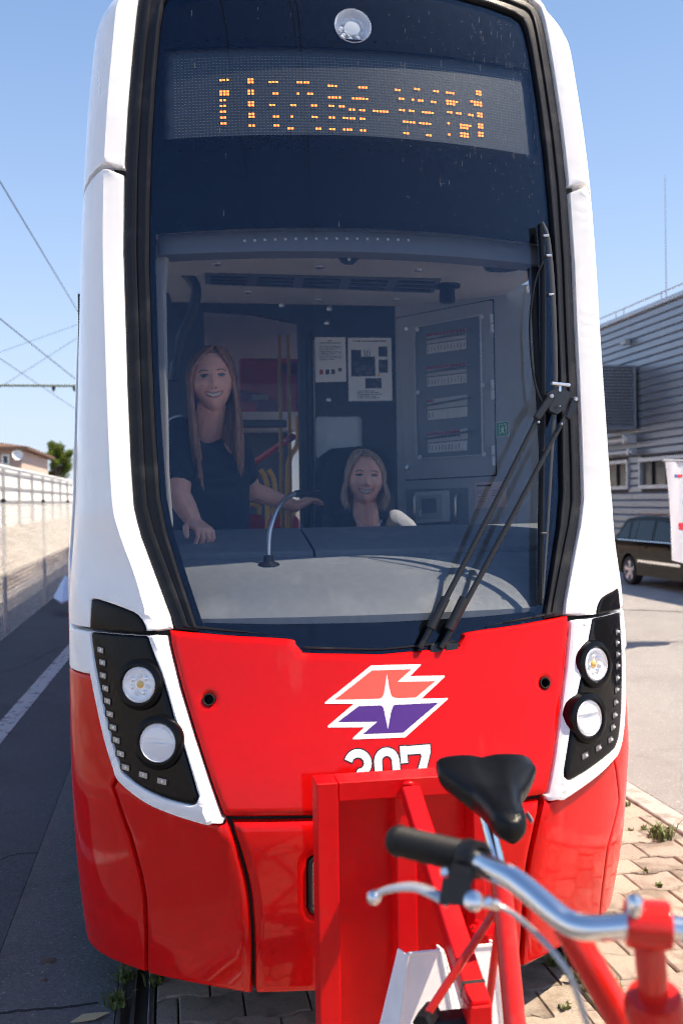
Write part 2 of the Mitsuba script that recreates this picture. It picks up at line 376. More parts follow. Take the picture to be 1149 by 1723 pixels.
add('emblem_upper', patch(red_in, .0160, .001, .0002, .03), 'mat_logo_coral', lk)
add('emblem_lower', patch(vio_in, .0160, .001, .0002, .03), 'mat_logo_violet', lk)
def stroke(pts, w): return LineString(pts).buffer(w / 2, cap_style=2, join_style=1)
s0, z7 = sz([(648, 1258)])[0]; hD = .125
def arc(cx, cy, r, a0, a1, ry=None): return [(cx + r * math.cos(math.radians(a)), cy + (ry or r) * math.sin(math.radians(a))) for a in np.linspace(a0, a1, 15)]
wS = .0215
three = stroke(arc(0, hD - .0375, .027, 165, -70, .0258) + arc(0, .038, .0285, 80, -165, .0262), wS)
zero = stroke(arc(0, hD - .038, .025, 0, 180, .0262) + arc(0, .038, .025, 180, 360, .0262) + [(.025, hD - .038), (.025, hD - .034)], wS)
seven = stroke([(-.031, hD - .0118), (.031, hD - .0118)], wS).union(Polygon([(.012, hD), (.0432, hD), (.0432, hD - .02), (.004, 0), (-.022, 0), (.016, hD - .03)])).union(sbox(-.0432, hD - .044, -.0235, hD)).union(Polygon([(.0432, hD), (.0432, hD - .022), (.010, hD - .022), (.010, hD)]))
for nm, g, sc in (('number_three', three, -.080), ('number_zero', zero, 0.0), ('number_seven', seven, .082)):
    g2 = shapely.affinity.translate(g, s0 + sc - .001, z7 - hD)
    nk = add('number_digit', patch(g2.buffer(.0032), .0150, .0008, .0002, .03), 'mat_number_black', hood_k)
    add('digit_face', patch(g2, .0157, .001, .0002, .03), 'mat_logo_white', nk)

# white headlight surrounds with black lamp panels
def seam(a, b, n=6): return [tuple(np.asarray(a) + (np.asarray(b) - np.asarray(a)) * t) for t in np.linspace(0, 1, n)]
side_px = {'L': dict(
    black=[(150, 1066), (246, 1074), (251, 1088), (258, 1100), (268, 1116), (277, 1140), (277, 1165), (275, 1183), (287, 1200), (303, 1225), (308, 1250), (305, 1270), (314, 1295), (331, 1343), (327, 1354), (318, 1355), (270, 1341), (230, 1320), (205, 1304), (190, 1270), (170, 1190), (158, 1115)],
    lamp=[(231, 1153), (263, 1251)],
    leds=[(167.7, 1094), (171, 1115), (172, 1137), (176, 1158.5), (179.4, 1180), (183.6, 1202), (189, 1224.5), (194.5, 1246), (201.6, 1269), (210, 1292), (240, 1305), (271.4, 1315.6)],
    trim=[(152, 1013), (163, 1009), (200, 1021), (224, 1031), (234, 1042), (243, 1068), (150, 1060)],
    white=[(243, 1078), (279, 1068), (293, 1115), (310, 1170), (332, 1240), (352, 1310), (372, 1376), (370, 1384), (355, 1385), (300, 1373), (235, 1349), (200, 1326), (180, 1270), (160, 1195), (147, 1120), (143, 1064)]),
 'R': dict(
    black=[(1051, 1036), (998.6, 1047), (996, 1071), (991, 1094), (982, 1112), (980, 1140), (981, 1155), (972, 1178), (964, 1200), (964, 1225), (967, 1240), (952, 1298), (954, 1310), (962, 1313), (985, 1300), (1012, 1281), (1036, 1262), (1044, 1250), (1049, 1205), (1052, 1140), (1053, 1090)],
    lamp=[(1006, 1118), (994, 1209)],
    leds=[(1045, 1063), (1045, 1081.6), (1046, 1101), (1046, 1120.6), (1045.5, 1141), (1044.5, 1161), (1042.7, 1182), (1041, 1203.5), (1038, 1224), (1034, 1245), (1014, 1259), (991.6, 1272)],
    trim=[(1003, 1041), (1005, 1028), (1008, 1014), (1015, 1006), (1033, 998), (1047, 987), (1050, 1028)],
    white=[(1000, 1049), (961, 1044), (956, 1085), (948, 1150), (938, 1220), (926, 1290), (914, 1336), (917, 1341), (925, 1342), (966, 1331), (1010, 1307), (1044, 1277), (1050, 1266), (1054, 1200), (1056, 1135), (1055, 1040)])}
def lamp_shapes(sd):
    """Outlines of the black lamp panel and the white shell round it, in (|s|, z)."""
    A_ = lambda pts: np.abs(sz(pts, .008))
    if sd == 'L':
        inner = A_([(247, 1072), (262, 1118), (290, 1212), (331, 1344)])
        low = A_([(327, 1354), (316, 1354), (270, 1341), (230, 1320), (206, 1300)]); outer = A_([(206, 1300), (188, 1245), (170, 1170), (158, 1110), (152, 1064)])
    else:
        inner = A_([(998, 1047), (987, 1100), (972, 1186), (951, 1296)])
        low = A_([(953, 1309), (962, 1313), (985, 1300), (1011, 1281), (1036, 1260)]); outer = A_([(1036, 1260), (1043, 1238), (1047, 1190), (1048, 1120), (1045, 1044)])
    inner[0, 1] = outer[-1, 1] = 1.169
    black = Polygon(np.vstack([spline(inner, 6), spline(low, 6)[:-1], spline(outer, 6)])).buffer(0).buffer(-.008).buffer(.012, join_style=1).buffer(-.004)
    hood_side = np.array([(.592, 1.172), (.588, 1.15), (.560, 1.03), (.525, .91), (.487, .79), (.457, .703), (.452, .692)])
    tb = spline(np.vstack([[(.455, .686), (.472, .680)], low[2:] + np.array([(.0, -.036), (.004, -.034), (.026, -.020)])]), 6)
    white = Polygon(np.vstack([hood_side, tb, (spline(outer, 6) + [.030, 0]), [(outer[-1, 0] + .03, 1.172)]])).buffer(0).union(black.buffer(.026).intersection(sbox(0, .6, 1.3, 1.172))).difference(hood.buffer(.0055))
    white = max(getattr(white, 'geoms', [white]), key=lambda q: q.area).buffer(-.006).buffer(.012).buffer(-.006)
    whole = white.union(black.buffer(.003)).buffer(.002).buffer(-.002); rnd = whole.buffer(-.05).buffer(.05)
    white = whole.intersection(sbox(0, 0, .64, 2)).union(rnd.intersection(sbox(.638, 0, 2, 1.05))).union(whole.intersection(sbox(.638, 1.048, 2, 2))).buffer(.001).buffer(-.001)
    return black, white
for sd, sg in (('L', -1), ('R', 1)):
    D = side_px[sd]
    f_ = (lambda q: flip(q)) if sg < 0 else (lambda q: q)
    blk0, wht0 = lamp_shapes(sd); D['white_sz'] = wht0
    ex_ = float(np.interp(1.05, *np.array(sorted(np.array(blk0.exterior.coords)[np.array(blk0.exterior.coords)[:, 0] > .66].tolist(), key=lambda q: q[1])).T[::-1]))
    ext = Polygon([(ex_ + .01, 1.172), (1.22, 1.172), (1.22, 1.05), (ex_ + .028, 1.05), (ex_, 1.05)])
    wk = add('headlight_surround', patch(f_(wht0.union(ext).buffer(.003).buffer(-.003).difference(blk0.buffer(.002))), .010, .05, .007, .016, True), 'mat_white_paint', TRAM, 24)
    bk = add('lamp_panel', patch(f_(blk0), .006, .03, .005, .018, True), 'mat_gloss_black', TRAM, 35)
    tr0 = np.abs(sz(spline([(244, 1061), (238, 1046), (226, 1033), (200, 1022), (165, 1010), (153, 1008)], 5) if sd == 'L' else spline([(1004, 1040), (1007, 1022), (1013, 1009), (1024, 1001), (1034, 996), (1041, 990)], 5), .012)); tr0 = tr0[tr0[:, 1] > 1.184]; te = tr0[-1, 0]
    trim0 = round_poly(Polygon(np.vstack([tr0, [(te + .004, 1.180), (tr0[0, 0] + .002, 1.180)]])), .006); D['trim_sz'] = trim0
    add('corner_trim', patch(f_(trim0), .0115, .03, .005, .018, True), 'mat_gloss_black', TRAM, 35)
    LZ = np.abs(sz(D['lamp'], .030))
    for i, (s1, z1) in enumerate(LZ):
        s1 *= sg; p0, n0 = P(s1, z1), N(s1, z1); ax = n0 * .85 + np.array([0, -.42, 0]); ax /= np.linalg.norm(ax)
        R = (.050, .053)[i]; p0 = p0 + n0 * (.025 + float(crest(s1, z1)))
        hk = add('headlight', lathe([(R + .022, -.034), (R + .022, -.010), (R + .019, .001), (R + .011, .005), (R + .004, .005), (R + .0005, .001), (R, -.03)], p0, ax, 48), 'mat_gloss_black', TRAM, 40)
        e1 = np.cross(ax, [0, 0, 1]); e1 /= np.linalg.norm(e1); e2 = np.cross(ax, e1)
        if i == 0:
            add('reflector', lathe([(R, -.001), (R * .90, .0015), (R * .84, -.002), (R * .80, -.006), (R * .5, -.012), (0, -.014)], p0, ax, 40), 'mat_reflector', hk, 25)
            for a in range(7):
                t = a * 2 * math.pi / 7 + .3
                add('diode', lathe([(.0085, .0), (.0075, .004), (.004, .006), (0, .0065)], p0 + (e1 * math.cos(t) + e2 * math.sin(t)) * R * .50 - ax * .012, ax, 12), ('mat_chrome', 'mat_lens_white')[a % 2], hk, 40)
            add('diode_core', lathe([(.011, 0), (.010, .005), (.005, .009), (0, .010)], p0 - ax * .014, ax, 14), 'mat_amber', hk, 40)
        else:
            add('reflector', lathe([(R, -.001), (R * .95, .001), (R * .90, -.004), (R * .6, -.009), (0, -.011)], p0, ax, 40), 'mat_reflector', hk, 25)
            add('lower_mirror', prism(Point(0, 0).buffer(R * .82, 20).intersection(sbox(-1, -1, 1, -.002)), ax * .003, p0 - ax * .004, e1, -e2 if e2[2] < 0 else e2), 'mat_lens_white', hk)
            add('upper_mirror', prism(Point(0, 0).buffer(R * .80, 20).intersection(sbox(-1, .014, 1, 1)), ax * .002, p0 - ax * .004, e1, -e2 if e2[2] < 0 else e2), 'mat_reflector', hk)
        add('lens', lathe([(R - .001, .001), (R * .8, .008), (R * .45, .0115), (0.0005, .0125)], p0, ax, 36), 'mat_clear_glass', hk, True)
    LED = np.abs(sz(D['leds'] if sd == 'L' else [(x_ - 6, y_) for x_, y_ in D['leds']], .009))
    for s1, z1 in LED:
        w, hgt = (.0145, .0115)
        g = f_(shapely.affinity.skew(sbox(s1 - w, z1 - hgt, s1 + w, z1 + hgt), 0, 8).buffer(-.004).buffer(.004))
        ek = add('daytime_light', patch(g.difference(g.buffer(-.0035)), .0085, .006, .001, .02, True), 'mat_black_plastic', bk, 30)
        add('reflector', patch(g.buffer(-.004), .0075, 0, .0003, .02, True), 'mat_led_cup', ek, 30)
        s1 *= sg; p0, n0 = P(s1, z1), N(s1, z1)
        add('diode', ball(p0 + n0 * (.0085 + float(crest(s1, z1))) + np.array([.003, 0, 0]), .0048, 1, (1, .5, 1)), 'mat_lens_white', ek, True)
mat('mat_led_cup', (0.30, 0.30, 0.31), 0.25, metal=0.8)
mat('mat_amber', (0.75, 0.45, 0.10), 0.2)

# bumper
bumc = sym(np.vstack([[(0, .680), (.435, .687)], np.stack([sg_ - .0045, zg], 1)[::-1][1:], [(.375, .200), (0, .196)]]))
coup = sz([(517, 1440), (517, 1538)]); zc0, zc1 = coup[1, 1], coup[0, 1]
hatch = sbox(coup[0, 0], zc0, -coup[0, 0], zc1).buffer(-.025).buffer(.025)
bck = add('bumper_centre', patch(bumc.difference(hatch), .012, .03, .018, .02), 'mat_red_paint', TRAM, 35)
add('hatch_rim', patch(hatch.difference(hatch.buffer(-.012)), .014, .02, .005, .02), 'mat_rubber', bck)
hk = add('hatch_panel', patch(hatch.buffer(-.012), -.002, .01, .002, .02), 'mat_steel', bck)
for sd, sg in (('L', -1), ('R', 1)):
    og = np.abs(sz([(196, 1331), (221, 1402), (238, 1460.7), (246, 1502.5), (249, 1570), (249, 1632)] if sd == 'L' else [(1036, 1350), (1028, 1385), (1016, 1430.7), (1009, 1491), (1003, 1548), (996, 1590)]))
    inner = np.stack([sg_ + .0045, zg], 1)
    D = side_px[sd]
    zt = np.linspace(.20, og[:, 1].max(), 10); oc = np.stack([np.interp(zt, og[::-1, 1], og[::-1, 0]), zt], 1)
    piece = Polygon(np.vstack([[(inner[0, 0], .203)], inner, [(.452, .697)], oc[::-1] + [0, .0], [(oc[0, 0], .185)]])).buffer(0)
    full = Polygon([(.30, .19), (.30, 1.045), (.84, 1.045), (1.24, 1.045), (1.24, .19), (.7, .185)])
    white = D['white_sz']
    whole = Polygon(np.vstack([[(inner[0, 0], .203)], inner, [(.452, .70), (.56, .99), (.70, 1.043), (1.24, 1.043), (1.24, .20), (.80, .187), (.60, .187)]])).buffer(0).difference(white.buffer(.004))
    whole = max(getattr(whole, 'geoms', [whole]), key=lambda q: q.area)
    tgt = np.array(shapely.ops.nearest_points(white, Point(*(oc[-1] + [.012, .02])))[0].coords[0]); tgt = tgt + np.array([-.004, .02])
    cut = LineString(np.vstack([oc[0] - [0, .1], oc, oc[-1] + (oc[-1] - oc[-2]) * .2, tgt])).buffer(.0045 if sd == 'L' else .002)
    pcs = sorted([q for q in getattr(whole.difference(cut), 'geoms', [whole]) if q.area > .01], key=lambda q: q.centroid.x)
    for nm, q in zip(('bumper_side', 'corner_panel'), pcs):
        add(nm, patch(flip(q) if sg < 0 else q, .010, .03, .008, .022), 'mat_red_paint', TRAM, 35)
# pillars
zcut = 2.543
for sg in (-1, 1):
    tr = side_px['L' if sg < 0 else 'R']['trim_sz']
    z_ = np.linspace(1.18, 3.19, 46); inn = np.stack([xof(FO[3:19], z_) + .003, z_], 1)
    top = Polygon(np.vstack([[(0.0, 3.222), (.3, 3.217), (.52, 3.205), (.606, 3.192), (.645, 3.165), (.652, 3.13)], inn[(z_ > zcut + .01) & (z_ < 3.12)][::-1], [(.70, zcut + .011)], [(.745, zcut + .022), (.80, zcut + .010), (1.16, zcut - .070), (1.16, 3.3), (.9, 3.42), (0, 3.46)]]))
    low = Polygon(np.vstack([[(.705, zcut - .011), (.745, zcut + .004), (.80, zcut - .008), (1.16, zcut - .088), (1.16, 1.186), (.66, 1.182), (.583, 1.192)], inn[(z_ < zcut - .012) & (z_ > 1.2)]])).buffer(0).difference(tr.buffer(.002))
    low = max(getattr(low, 'geoms', [low]), key=lambda q: q.area)
    for nm, q in (('upper_pillar', top), ('pillar', low)):
        add(nm, patch(flip(q.buffer(0)) if sg < 0 else q.buffer(0), .010, .05, .004, .020, True), 'mat_white_paint', TRAM, 24)
# rubber frame in three ribs
ring = gFO.difference(gFI)
ring = ring.difference(hood.buffer(.003))
fk = add('windscreen_frame', patch(ring, -.002, .03, .004, .02), 'mat_rubber', TRAM, 35)
mid = gFO.buffer(-.022); add('frame_rib', patch(mid.difference(mid.buffer(-.016)).difference(hood.buffer(.01)), .006, .01, .005, .02), 'mat_rubber', fk, 40)
lip = gFI.buffer(.011); add('frame_lip', patch(lip.difference(gFI).difference(hood.buffer(.01)), .009, .012, .005, .02), 'mat_rubber', fk, 40)
# glass, the black print behind it, the display window
gk = add('windscreen', patch(gFI.buffer(.004).difference(hood.buffer(-.02)), -.006, 0, 0, .03), 'mat_windscreen', TRAM, True)
zcl = lambda s: 2.362 - .01 * (np.abs(s) / .62) ** 2
disp = Polygon([(-.588, 2.640), (-.582, 2.928), (0, 2.924), (.586, 2.935), (.600, 2.642), (0, 2.646)])
lampc = sz([(594.5, 39)])[0]
ss = np.linspace(-.70, .70, 15)
band = gFI.buffer(.01).intersection(Polygon(np.vstack([np.stack([ss, zcl(ss)], 1), [(.75, 3.3), (-.75, 3.3)]]))).difference(disp).difference(Point(*lampc).buffer(.055))
mat('mat_print_black', (0.003, 0.004, 0.006), 0.8, spec=0.05)
add('printed_band', patch(band, -.010, .004, 0, .03), 'mat_print_black', TRAM, True)
edge = gFI.buffer(.01).difference(gFI.buffer(-.018)).intersection(sbox(-1, 1.17, 1, 2.355)); 
add('printed_edge', patch(edge, -.010, .002, 0, .03), 'mat_print_black', TRAM, True)
foot = gFI.buffer(.01).intersection(Polygon([(-.7, 1.0), (.7, 1.0), (.7, 1.215), (.3, 1.200), (0, 1.197), (-.3, 1.200), (-.7, 1.215)])).difference(hood.buffer(-.01)).difference(edge.buffer(.001))
add('printed_foot', patch(foot, -.010, .002, 0, .03), 'mat_print_black', TRAM, True)
# display: board, dot matrix, lit dots
mat('mat_board', (0.040, 0.048, 0.058), 0.5)
mat('mat_dot', (0.16, 0.17, 0.17), 0.4)
dk = add('destination_display', patch(sbox(-.615, 2.60, .615, 2.95), -.030, .03, 0, .04), 'mat_board', TRAM, True)
add('display_casing', cat_(patch(sbox(-.615, 2.948, .615, 2.955), -.010, .055, 0, .04), patch(sbox(-.615, 2.60, .615, 2.606), -.010, .055, 0, .04)), 'mat_print_black', dk, True)
PX, PZ = .0106, .0092
NC, NR = 106, 28
cs = (np.arange(NC) - (NC - 1) / 2) * PX; rs = 2.902 - np.arange(NR) * PZ
def dots(S, Z, w, h, off):
    S, Z = np.ravel(S), np.ravel(Z); c = P(S, Z) + N(S, Z) * off
    v = np.stack([c + a * np.array([w, 0, 0]) + b * np.array([0, 0, h]) for a, b in ((-1, -1), (1, -1), (1, 1), (-1, 1))], 1).reshape(-1, 3)
    i = np.arange(len(S))[:, None] * 4
    return trimesh.Trimesh(v, np.vstack([i + [0, 1, 2], i + [0, 2, 3]]), process=False)
CS, RS = np.meshgrid(cs, rs)
add('dot_matrix', dots(CS, RS, .0030, .0010, -.0285), 'mat_dot', dk, False, kind='stuff')
spans = [[(364, 381, 123.5), (364, 381, 128)], [(416, 428, 125.5), (416, 428, 131)], [(453, 466, 128)], [(499, 523, 131)], [(551.5, 568, 134.5)], [(604, 620, 137.5)], [(668, 679, 141)], [(700, 712, 143)], [(732.5, 744, 145)], [(754, 769, 145.5)], [(805, 819, 145.5), (805, 819, 150)],
  [(364.5, 381, 143), (364.5, 381, 148)], [(416, 428, 145.5), (416, 428, 150)], [(458, 470, 147.5)], [(497, 507, 150)], [(516, 527, 151)], [(552, 576, 153.5)], [(597, 620, 156)], [(672, 683, 159.5)], [(694, 704, 161)], [(708, 719, 161.8)], [(730, 740, 163)], [(755, 776, 163), (755, 772, 167.5)], [(798, 819, 164.5), (801, 819, 169)],
  [(365, 381, 162), (365, 381, 167.5)], [(416, 428, 164.5), (416, 428, 170)], [(450.5, 466, 166.5)], [(489, 500, 168.3)], [(523, 534, 170)], [(552, 563, 172)], [(571.5, 583, 172.5)], [(590, 602, 174)], [(609, 620, 175.5)], [(631, 657, 177)], [(675, 686, 178.5)], [(691, 701, 179.5)], [(712, 723, 180.5)], [(727, 737, 181.8)], [(756, 765, 182.8)], [(774, 783, 184)], [(792, 803, 184)], [(810, 819, 182.5), (810, 819, 187)],
  [(366, 381, 181), (366, 381, 187)], [(417, 428, 183.5), (417, 428, 189)], [(459, 470, 186)], [(486, 496, 187.5)], [(527, 538, 190)], [(553, 564, 191)], [(576, 599, 192.5)], [(609, 621, 194)], [(680, 701, 198)], [(712, 733, 200)], [(756, 765, 201.5)], [(777, 799, 202), (779, 796, 205.5)], [(810, 819, 201), (810, 819, 205.5)],
  [(367, 381, 201)], [(417, 428, 203)], [(460, 470, 205)], [(482, 493, 206)], [(531.5, 542, 209)], [(553, 564, 210)], [(580, 595, 211)], [(610, 621, 213)], [(684, 694, 216.5)], [(721, 730, 218)], [(757, 766, 219.5)], [(782, 795, 219), (783, 794, 223)], [(811, 819, 218.5), (811, 819, 223)]]
lit = set()
dz = lambda s: 0
for grp in spans:
    for x0, x1, y in grp:
        a, b = sz([(x0, y), (x1, y)])
        k0, k1 = int(round((a[0] + .45 * PX - cs[0]) / PX)), int(round((b[0] - .45 * PX - cs[0]) / PX)); r = int(round((rs[0] - (a[1] + b[1]) / 2) / PZ))
        lit |= {(c, r) for c in range(k0, max(k1, k0) + 1) if 0 <= c < NC and 0 <= r < NR}
lit = np.array(sorted(lit))
add('lit_dots', dots(cs[lit[:, 0]], rs[lit[:, 1]], .0037, .0030, -.0265), 'mat_dot', dk, False, kind='stuff', label='amber lit dots of the running display text', emitter={'type': 'area', 'radiance': rgb(0.95, 0.155, 0.006)})
# round top lamp behind the glass
p0, n0 = P(*lampc), N(*lampc)
lk = add('top_lamp', lathe([(.058, -.010), (.056, -.006), (.052, -.012), (.050, -.04), (0, -.045)], p0, n0, 36), 'mat_reflector', TRAM, 30)
for a in range(9):
    e1 = np.cross(n0, [0, 0, 1]); e1 /= np.linalg.norm(e1); e2 = np.cross(n0, e1); t = a * 2 * math.pi / 9
    add('diode', ball(p0 - n0 * .03 + (e1 * math.cos(t) + e2 * math.sin(t)) * .034, .008, 1), 'mat_lens_white', lk, True)
add('diode_core', lathe([(.026, -.030), (.024, -.02), (0, -.016)], p0, n0, 20), 'mat_lens_white', lk, 30)
# dark body behind the panels, side walls, roof
under = Polygon([(-1.2, .2), (1.2, .2), (1.2, 3.2), (.9, 3.4), (-.9, 3.4), (-1.2, 3.2)]).difference(gFO.buffer(-.012))
add('inner_shell', patch(under, -.022, .02, 0, .04), 'mat_gap', TRAM, 40)
for sg in (-1, 1):
    w1 = sbox(1.24, 1.30, 2.55, 2.90).buffer(-.05).buffer(.05)
    red = Polygon([(1.245, .22), (1.245, 1.04), (28.0, 1.04), (28.0, .22)])
    whi = Polygon([(1.165, 1.27), (1.24, 1.27), (1.24, 1.055), (28.0, 1.055), (28.0, 3.3), (1.165, 3.3)]).difference(w1)
    wins = [sbox(a, 1.25, a + 1.35, 2.62).buffer(-.08).buffer(.08) for a in (3.2, 4.7, 6.2, 7.7, 9.2, 13.5, 15.0, 16.5, 20.0, 21.5, 23.0)]
    whi = whi.difference(shapely.union_all(wins))
    f_ = (lambda q: flip(q)) if sg < 0 else (lambda q: q)
    add('side_skirt', patch(f_(red), .008, .03, 0, .3), 'mat_red_paint', TRAM, 30)
    add('side_wall', patch(f_(whi), .008, .04, 0, .25), 'mat_white_paint', TRAM, 30)
    add('cab_window', patch(f_(w1.buffer(.004)), .0, 0, 0, .2), 'mat_side_glass', TRAM, 30)
    for q in wins: add('side_window', patch(f_(q.buffer(.004)), 0, 0, 0, .3), 'mat_saloon_side_glass', TRAM, 30)
sp = np.concatenate([np.linspace(-28, -1.3, 30), np.linspace(-1.2, 1.2, 41), np.linspace(1.3, 28, 30)])
plan = lambda z, o=0.0: Polygon([(q[0], q[1]) for q in P(sp, np.full_like(sp, z))]).buffer(-o)
add('roof', prism(plan(3.28, .01), (0, 0, .10), (0, 0, 3.36), (1, 0, 0), (0, 1, 0)), 'mat_white_paint', TRAM)

# ------------------------------------------------------------------ ground
def asphalt(name, base, lo=0.75, patchy=0.25, sc=1.0):
    def fn(p, n, uv):
        g = noise(p.x * 210, p.y * 210) * 0.55 + noise(p.x * 95, p.y * 95) * 0.45
        w = fbm(p.x * 1.7 * sc, p.y * 1.7 * sc, octaves=4)
        st = smoothstep(0.62, 0.8, fbm(p.x * 5 + 7, p.y * 5, octaves=3))
        k = (lo + 0.5 * g) * (1 - patchy * 0.5 + patchy * w) * (1 - 0.25 * st * patchy * 2)
        sp = smoothstep(0.86, 0.93, noise(p.x * 150 + 11, p.y * 150)) * 0.9
        return mi.Color3f(base) * k * (1 + sp)
    def bp(p, n, uv): return 0.0022 * noise(p.x * 120, p.y * 120) + 0.0012 * noise(p.x * 260, p.y * 260)
    return mat(name, proc(fn), 0.85, bump=bp, eps=2e-3)
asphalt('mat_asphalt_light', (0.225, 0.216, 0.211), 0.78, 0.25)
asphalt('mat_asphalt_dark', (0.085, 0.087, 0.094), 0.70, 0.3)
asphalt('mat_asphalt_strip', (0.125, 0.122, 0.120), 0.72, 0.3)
mat('mat_soil', (0.06, 0.05, 0.038), 0.95)
mat('mat_line_paint', proc(lambda p, n, uv: mix((0.42, 0.42, 0.42), (0.16, 0.16, 0.165), smoothstep(0.56, 0.75, fbm(p.x * 22, p.y * 22, octaves=4)))), 0.7)
def sheet(x0, x1, y0, y1, z, nx=1, ny=1):
    X, Y = np.meshgrid(np.linspace(x0, x1, nx + 1), np.linspace(y0, y1, ny + 1))
    v = np.stack([X.ravel(), Y.ravel(), np.full(X.size, z)], 1)
    i, j = np.meshgrid(np.arange(ny), np.arange(nx), indexing='ij'); k = i * (nx + 1) + j
    q = np.stack([k, k + 1, k + nx + 2, k + nx + 1], -1).reshape(-1, 4)
    return trimesh.Trimesh(v, np.vstack([q[:, [0, 1, 2]], q[:, [0, 2, 3]]]), process=False)
add('ground', sheet(-400, 400, -300, 900, -0.06), 'mat_asphalt_light', kind='structure', label='wide paved yard around the tram')
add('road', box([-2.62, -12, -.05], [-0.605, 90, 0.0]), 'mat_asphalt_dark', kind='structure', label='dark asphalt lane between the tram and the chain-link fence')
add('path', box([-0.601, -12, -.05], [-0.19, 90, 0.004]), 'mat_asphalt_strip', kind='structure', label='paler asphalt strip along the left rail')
add('yard', box([2.42, -12, -.05], [60, 120, 0.0]), 'mat_asphalt_light', kind='structure', label='sunlit pale asphalt yard in front of the warehouse')
def quad_on_ground(pts, z0, z1):
    p = [atz(*q)[:2] for q in pts]
    return prism(Polygon(p), (0, 0, z1 - z0), (0, 0, z0), (1, 0, 0), (0, 1, 0))
a0, a1 = atz(0, 1215), atz(0, 1253); b0, b1 = atz(118, 1092), atz(118, 1107)
dl = (b1 - a1) / (b1 - a1)[1]
Lq = [a0[:2], a1[:2], (a1 + dl * 14)[:2], (a0 + dl * 14)[:2]]
c0, c1 = (a1 - dl * 4)[:2], (a0 - dl * 4)[:2]
add('road_marking', prism(Polygon([c0, (a1 + dl * 14)[:2], (a0 + dl * 14)[:2], c1]), (0, 0, .004), (0, 0, .0), (1, 0, 0), (0, 1, 0)), 'mat_line_paint', kind='structure', label='worn white line painted along the dark asphalt lane')
# cracks and small covers in the strip
def crack(pts, w, z=.0045):
    p = np.array([atz(*q)[:2] for q in pts]); p = np.vstack([p[:1], spline(p, 6)[1:-1] + rng.normal(0, .003, (len(spline(p, 6)) - 2, 2)), p[-1:]])
    return prism(LineString(p).buffer(w, cap_style=2), (0, 0, .001), (0, 0, z), (1, 0, 0), (0, 1, 0))
mat('mat_tar', (0.02, 0.02, 0.021), 0.8)
pk = 'path'
add('seam', crack([(-40, 1712), (60, 1702), (120, 1697), (165, 1690)], .006), 'mat_tar', pk)
add('seam', crack([(0, 1448), (20, 1440), (55, 1436), (85, 1439)], .003, .0005), 'mat_tar', 'road')
add('seam', crack([(0, 1132), (40, 1120), (95, 1092), (118, 1088)], .006, .0005), 'mat_tar', 'road')
mat('mat_rust', dirt((0.10, 0.06, 0.045), 0.5, 30), 0.8)
for q, r in (((82, 1618), .026), ((74, 1650), .011)):
    c = atz(*q, .004); add('survey_nail', lathe([(0, .004), (r * .7, .0035), (r, .001), (r, -.002)], c, (0, 0, 1), 18), 'mat_rust', pk)

# rails: head, groove, lip
def rail(x, label):
    k = thing('rail', label, 'rail')
    y0, y1 = -6, 60
    add('head', box([x - .028, y0, -.10], [x + .028, y1, .003], .004), 'mat_rail', k)
    add('groove', box([x + (.028 if x < .6 else -.068), y0, -.10], [x + (.068 if x < .6 else -.028), y1, -.028]), 'mat_rail_dark', k)
    add('lip', box([x + (.068 if x < .6 else -.086), y0, -.10], [x + (.086 if x < .6 else -.068), y1, .001], .003), 'mat_rail', k)
mat('mat_rail', proc(lambda p, n, uv: mix((0.33, 0.32, 0.32), (0.10, 0.075, 0.06), smoothstep(0.45, 0.7, fbm(p.x * 60, p.y * 4, p.z * 30)))), 0.35, metal=0.8)
mat('mat_rail_dark', (0.03, 0.027, 0.024), 0.8)
RL, RR = XC - .7175 - .028, XC + .7175 + .028
rail(RL, 'grooved steel rail in the shade under the left edge of the tram nose')
rail(RR, 'grooved steel rail in the sunlit block paving under the right bumper')

# block paving with kerb strip
PAVE = 'pavement'
def stone(name, base, seed):
    def fn(p, n, uv):
        w = fbm(p.x * 9 + seed, p.y * 9, octaves=4); g = noise(p.x * 190, p.y * 190)
        k = 0.86 + 0.22 * g
        spk = smoothstep(0.84, 0.92, noise(p.x * 240 + 9, p.y * 240 + seed))
        return mix(mix(base, (base[0] * .62, base[1] * .60, base[2] * .58), smoothstep(0.48, 0.75, w)) * k, (0.12, 0.10, 0.09), spk * 0.6)
    def bp(p, n, uv): return 0.0012 * noise(p.x * 170, p.y * 170) + 0.002 * fbm(p.x * 25, p.y * 25)
    return mat(name, proc(fn), 0.85, bump=bp, eps=2e-3)
PST = [stone('mat_paver_a', (0.385, 0.325, 0.26), 1), stone('mat_paver_b', (0.35, 0.295, 0.24), 4), stone('mat_paver_c', (0.41, 0.345, 0.275), 9), stone('mat_paver_d', (0.325, 0.275, 0.225), 14)]
stone('mat_kerb', (0.42, 0.385, 0.35), 21)
add(PAVE, box([-.19, -12, -.058], [2.42, 70, -.022]), 'mat_soil', kind='structure', label='tan interlocking block paving around the rails')
w, hh, d = .200, .165, .0095
def fw(x):
    t = (x / w) % 1.0
    return d * float(np.interp(t, [0, .19, .31, .69, .81, 1], [1, 1, -1, -1, 1, 1]))
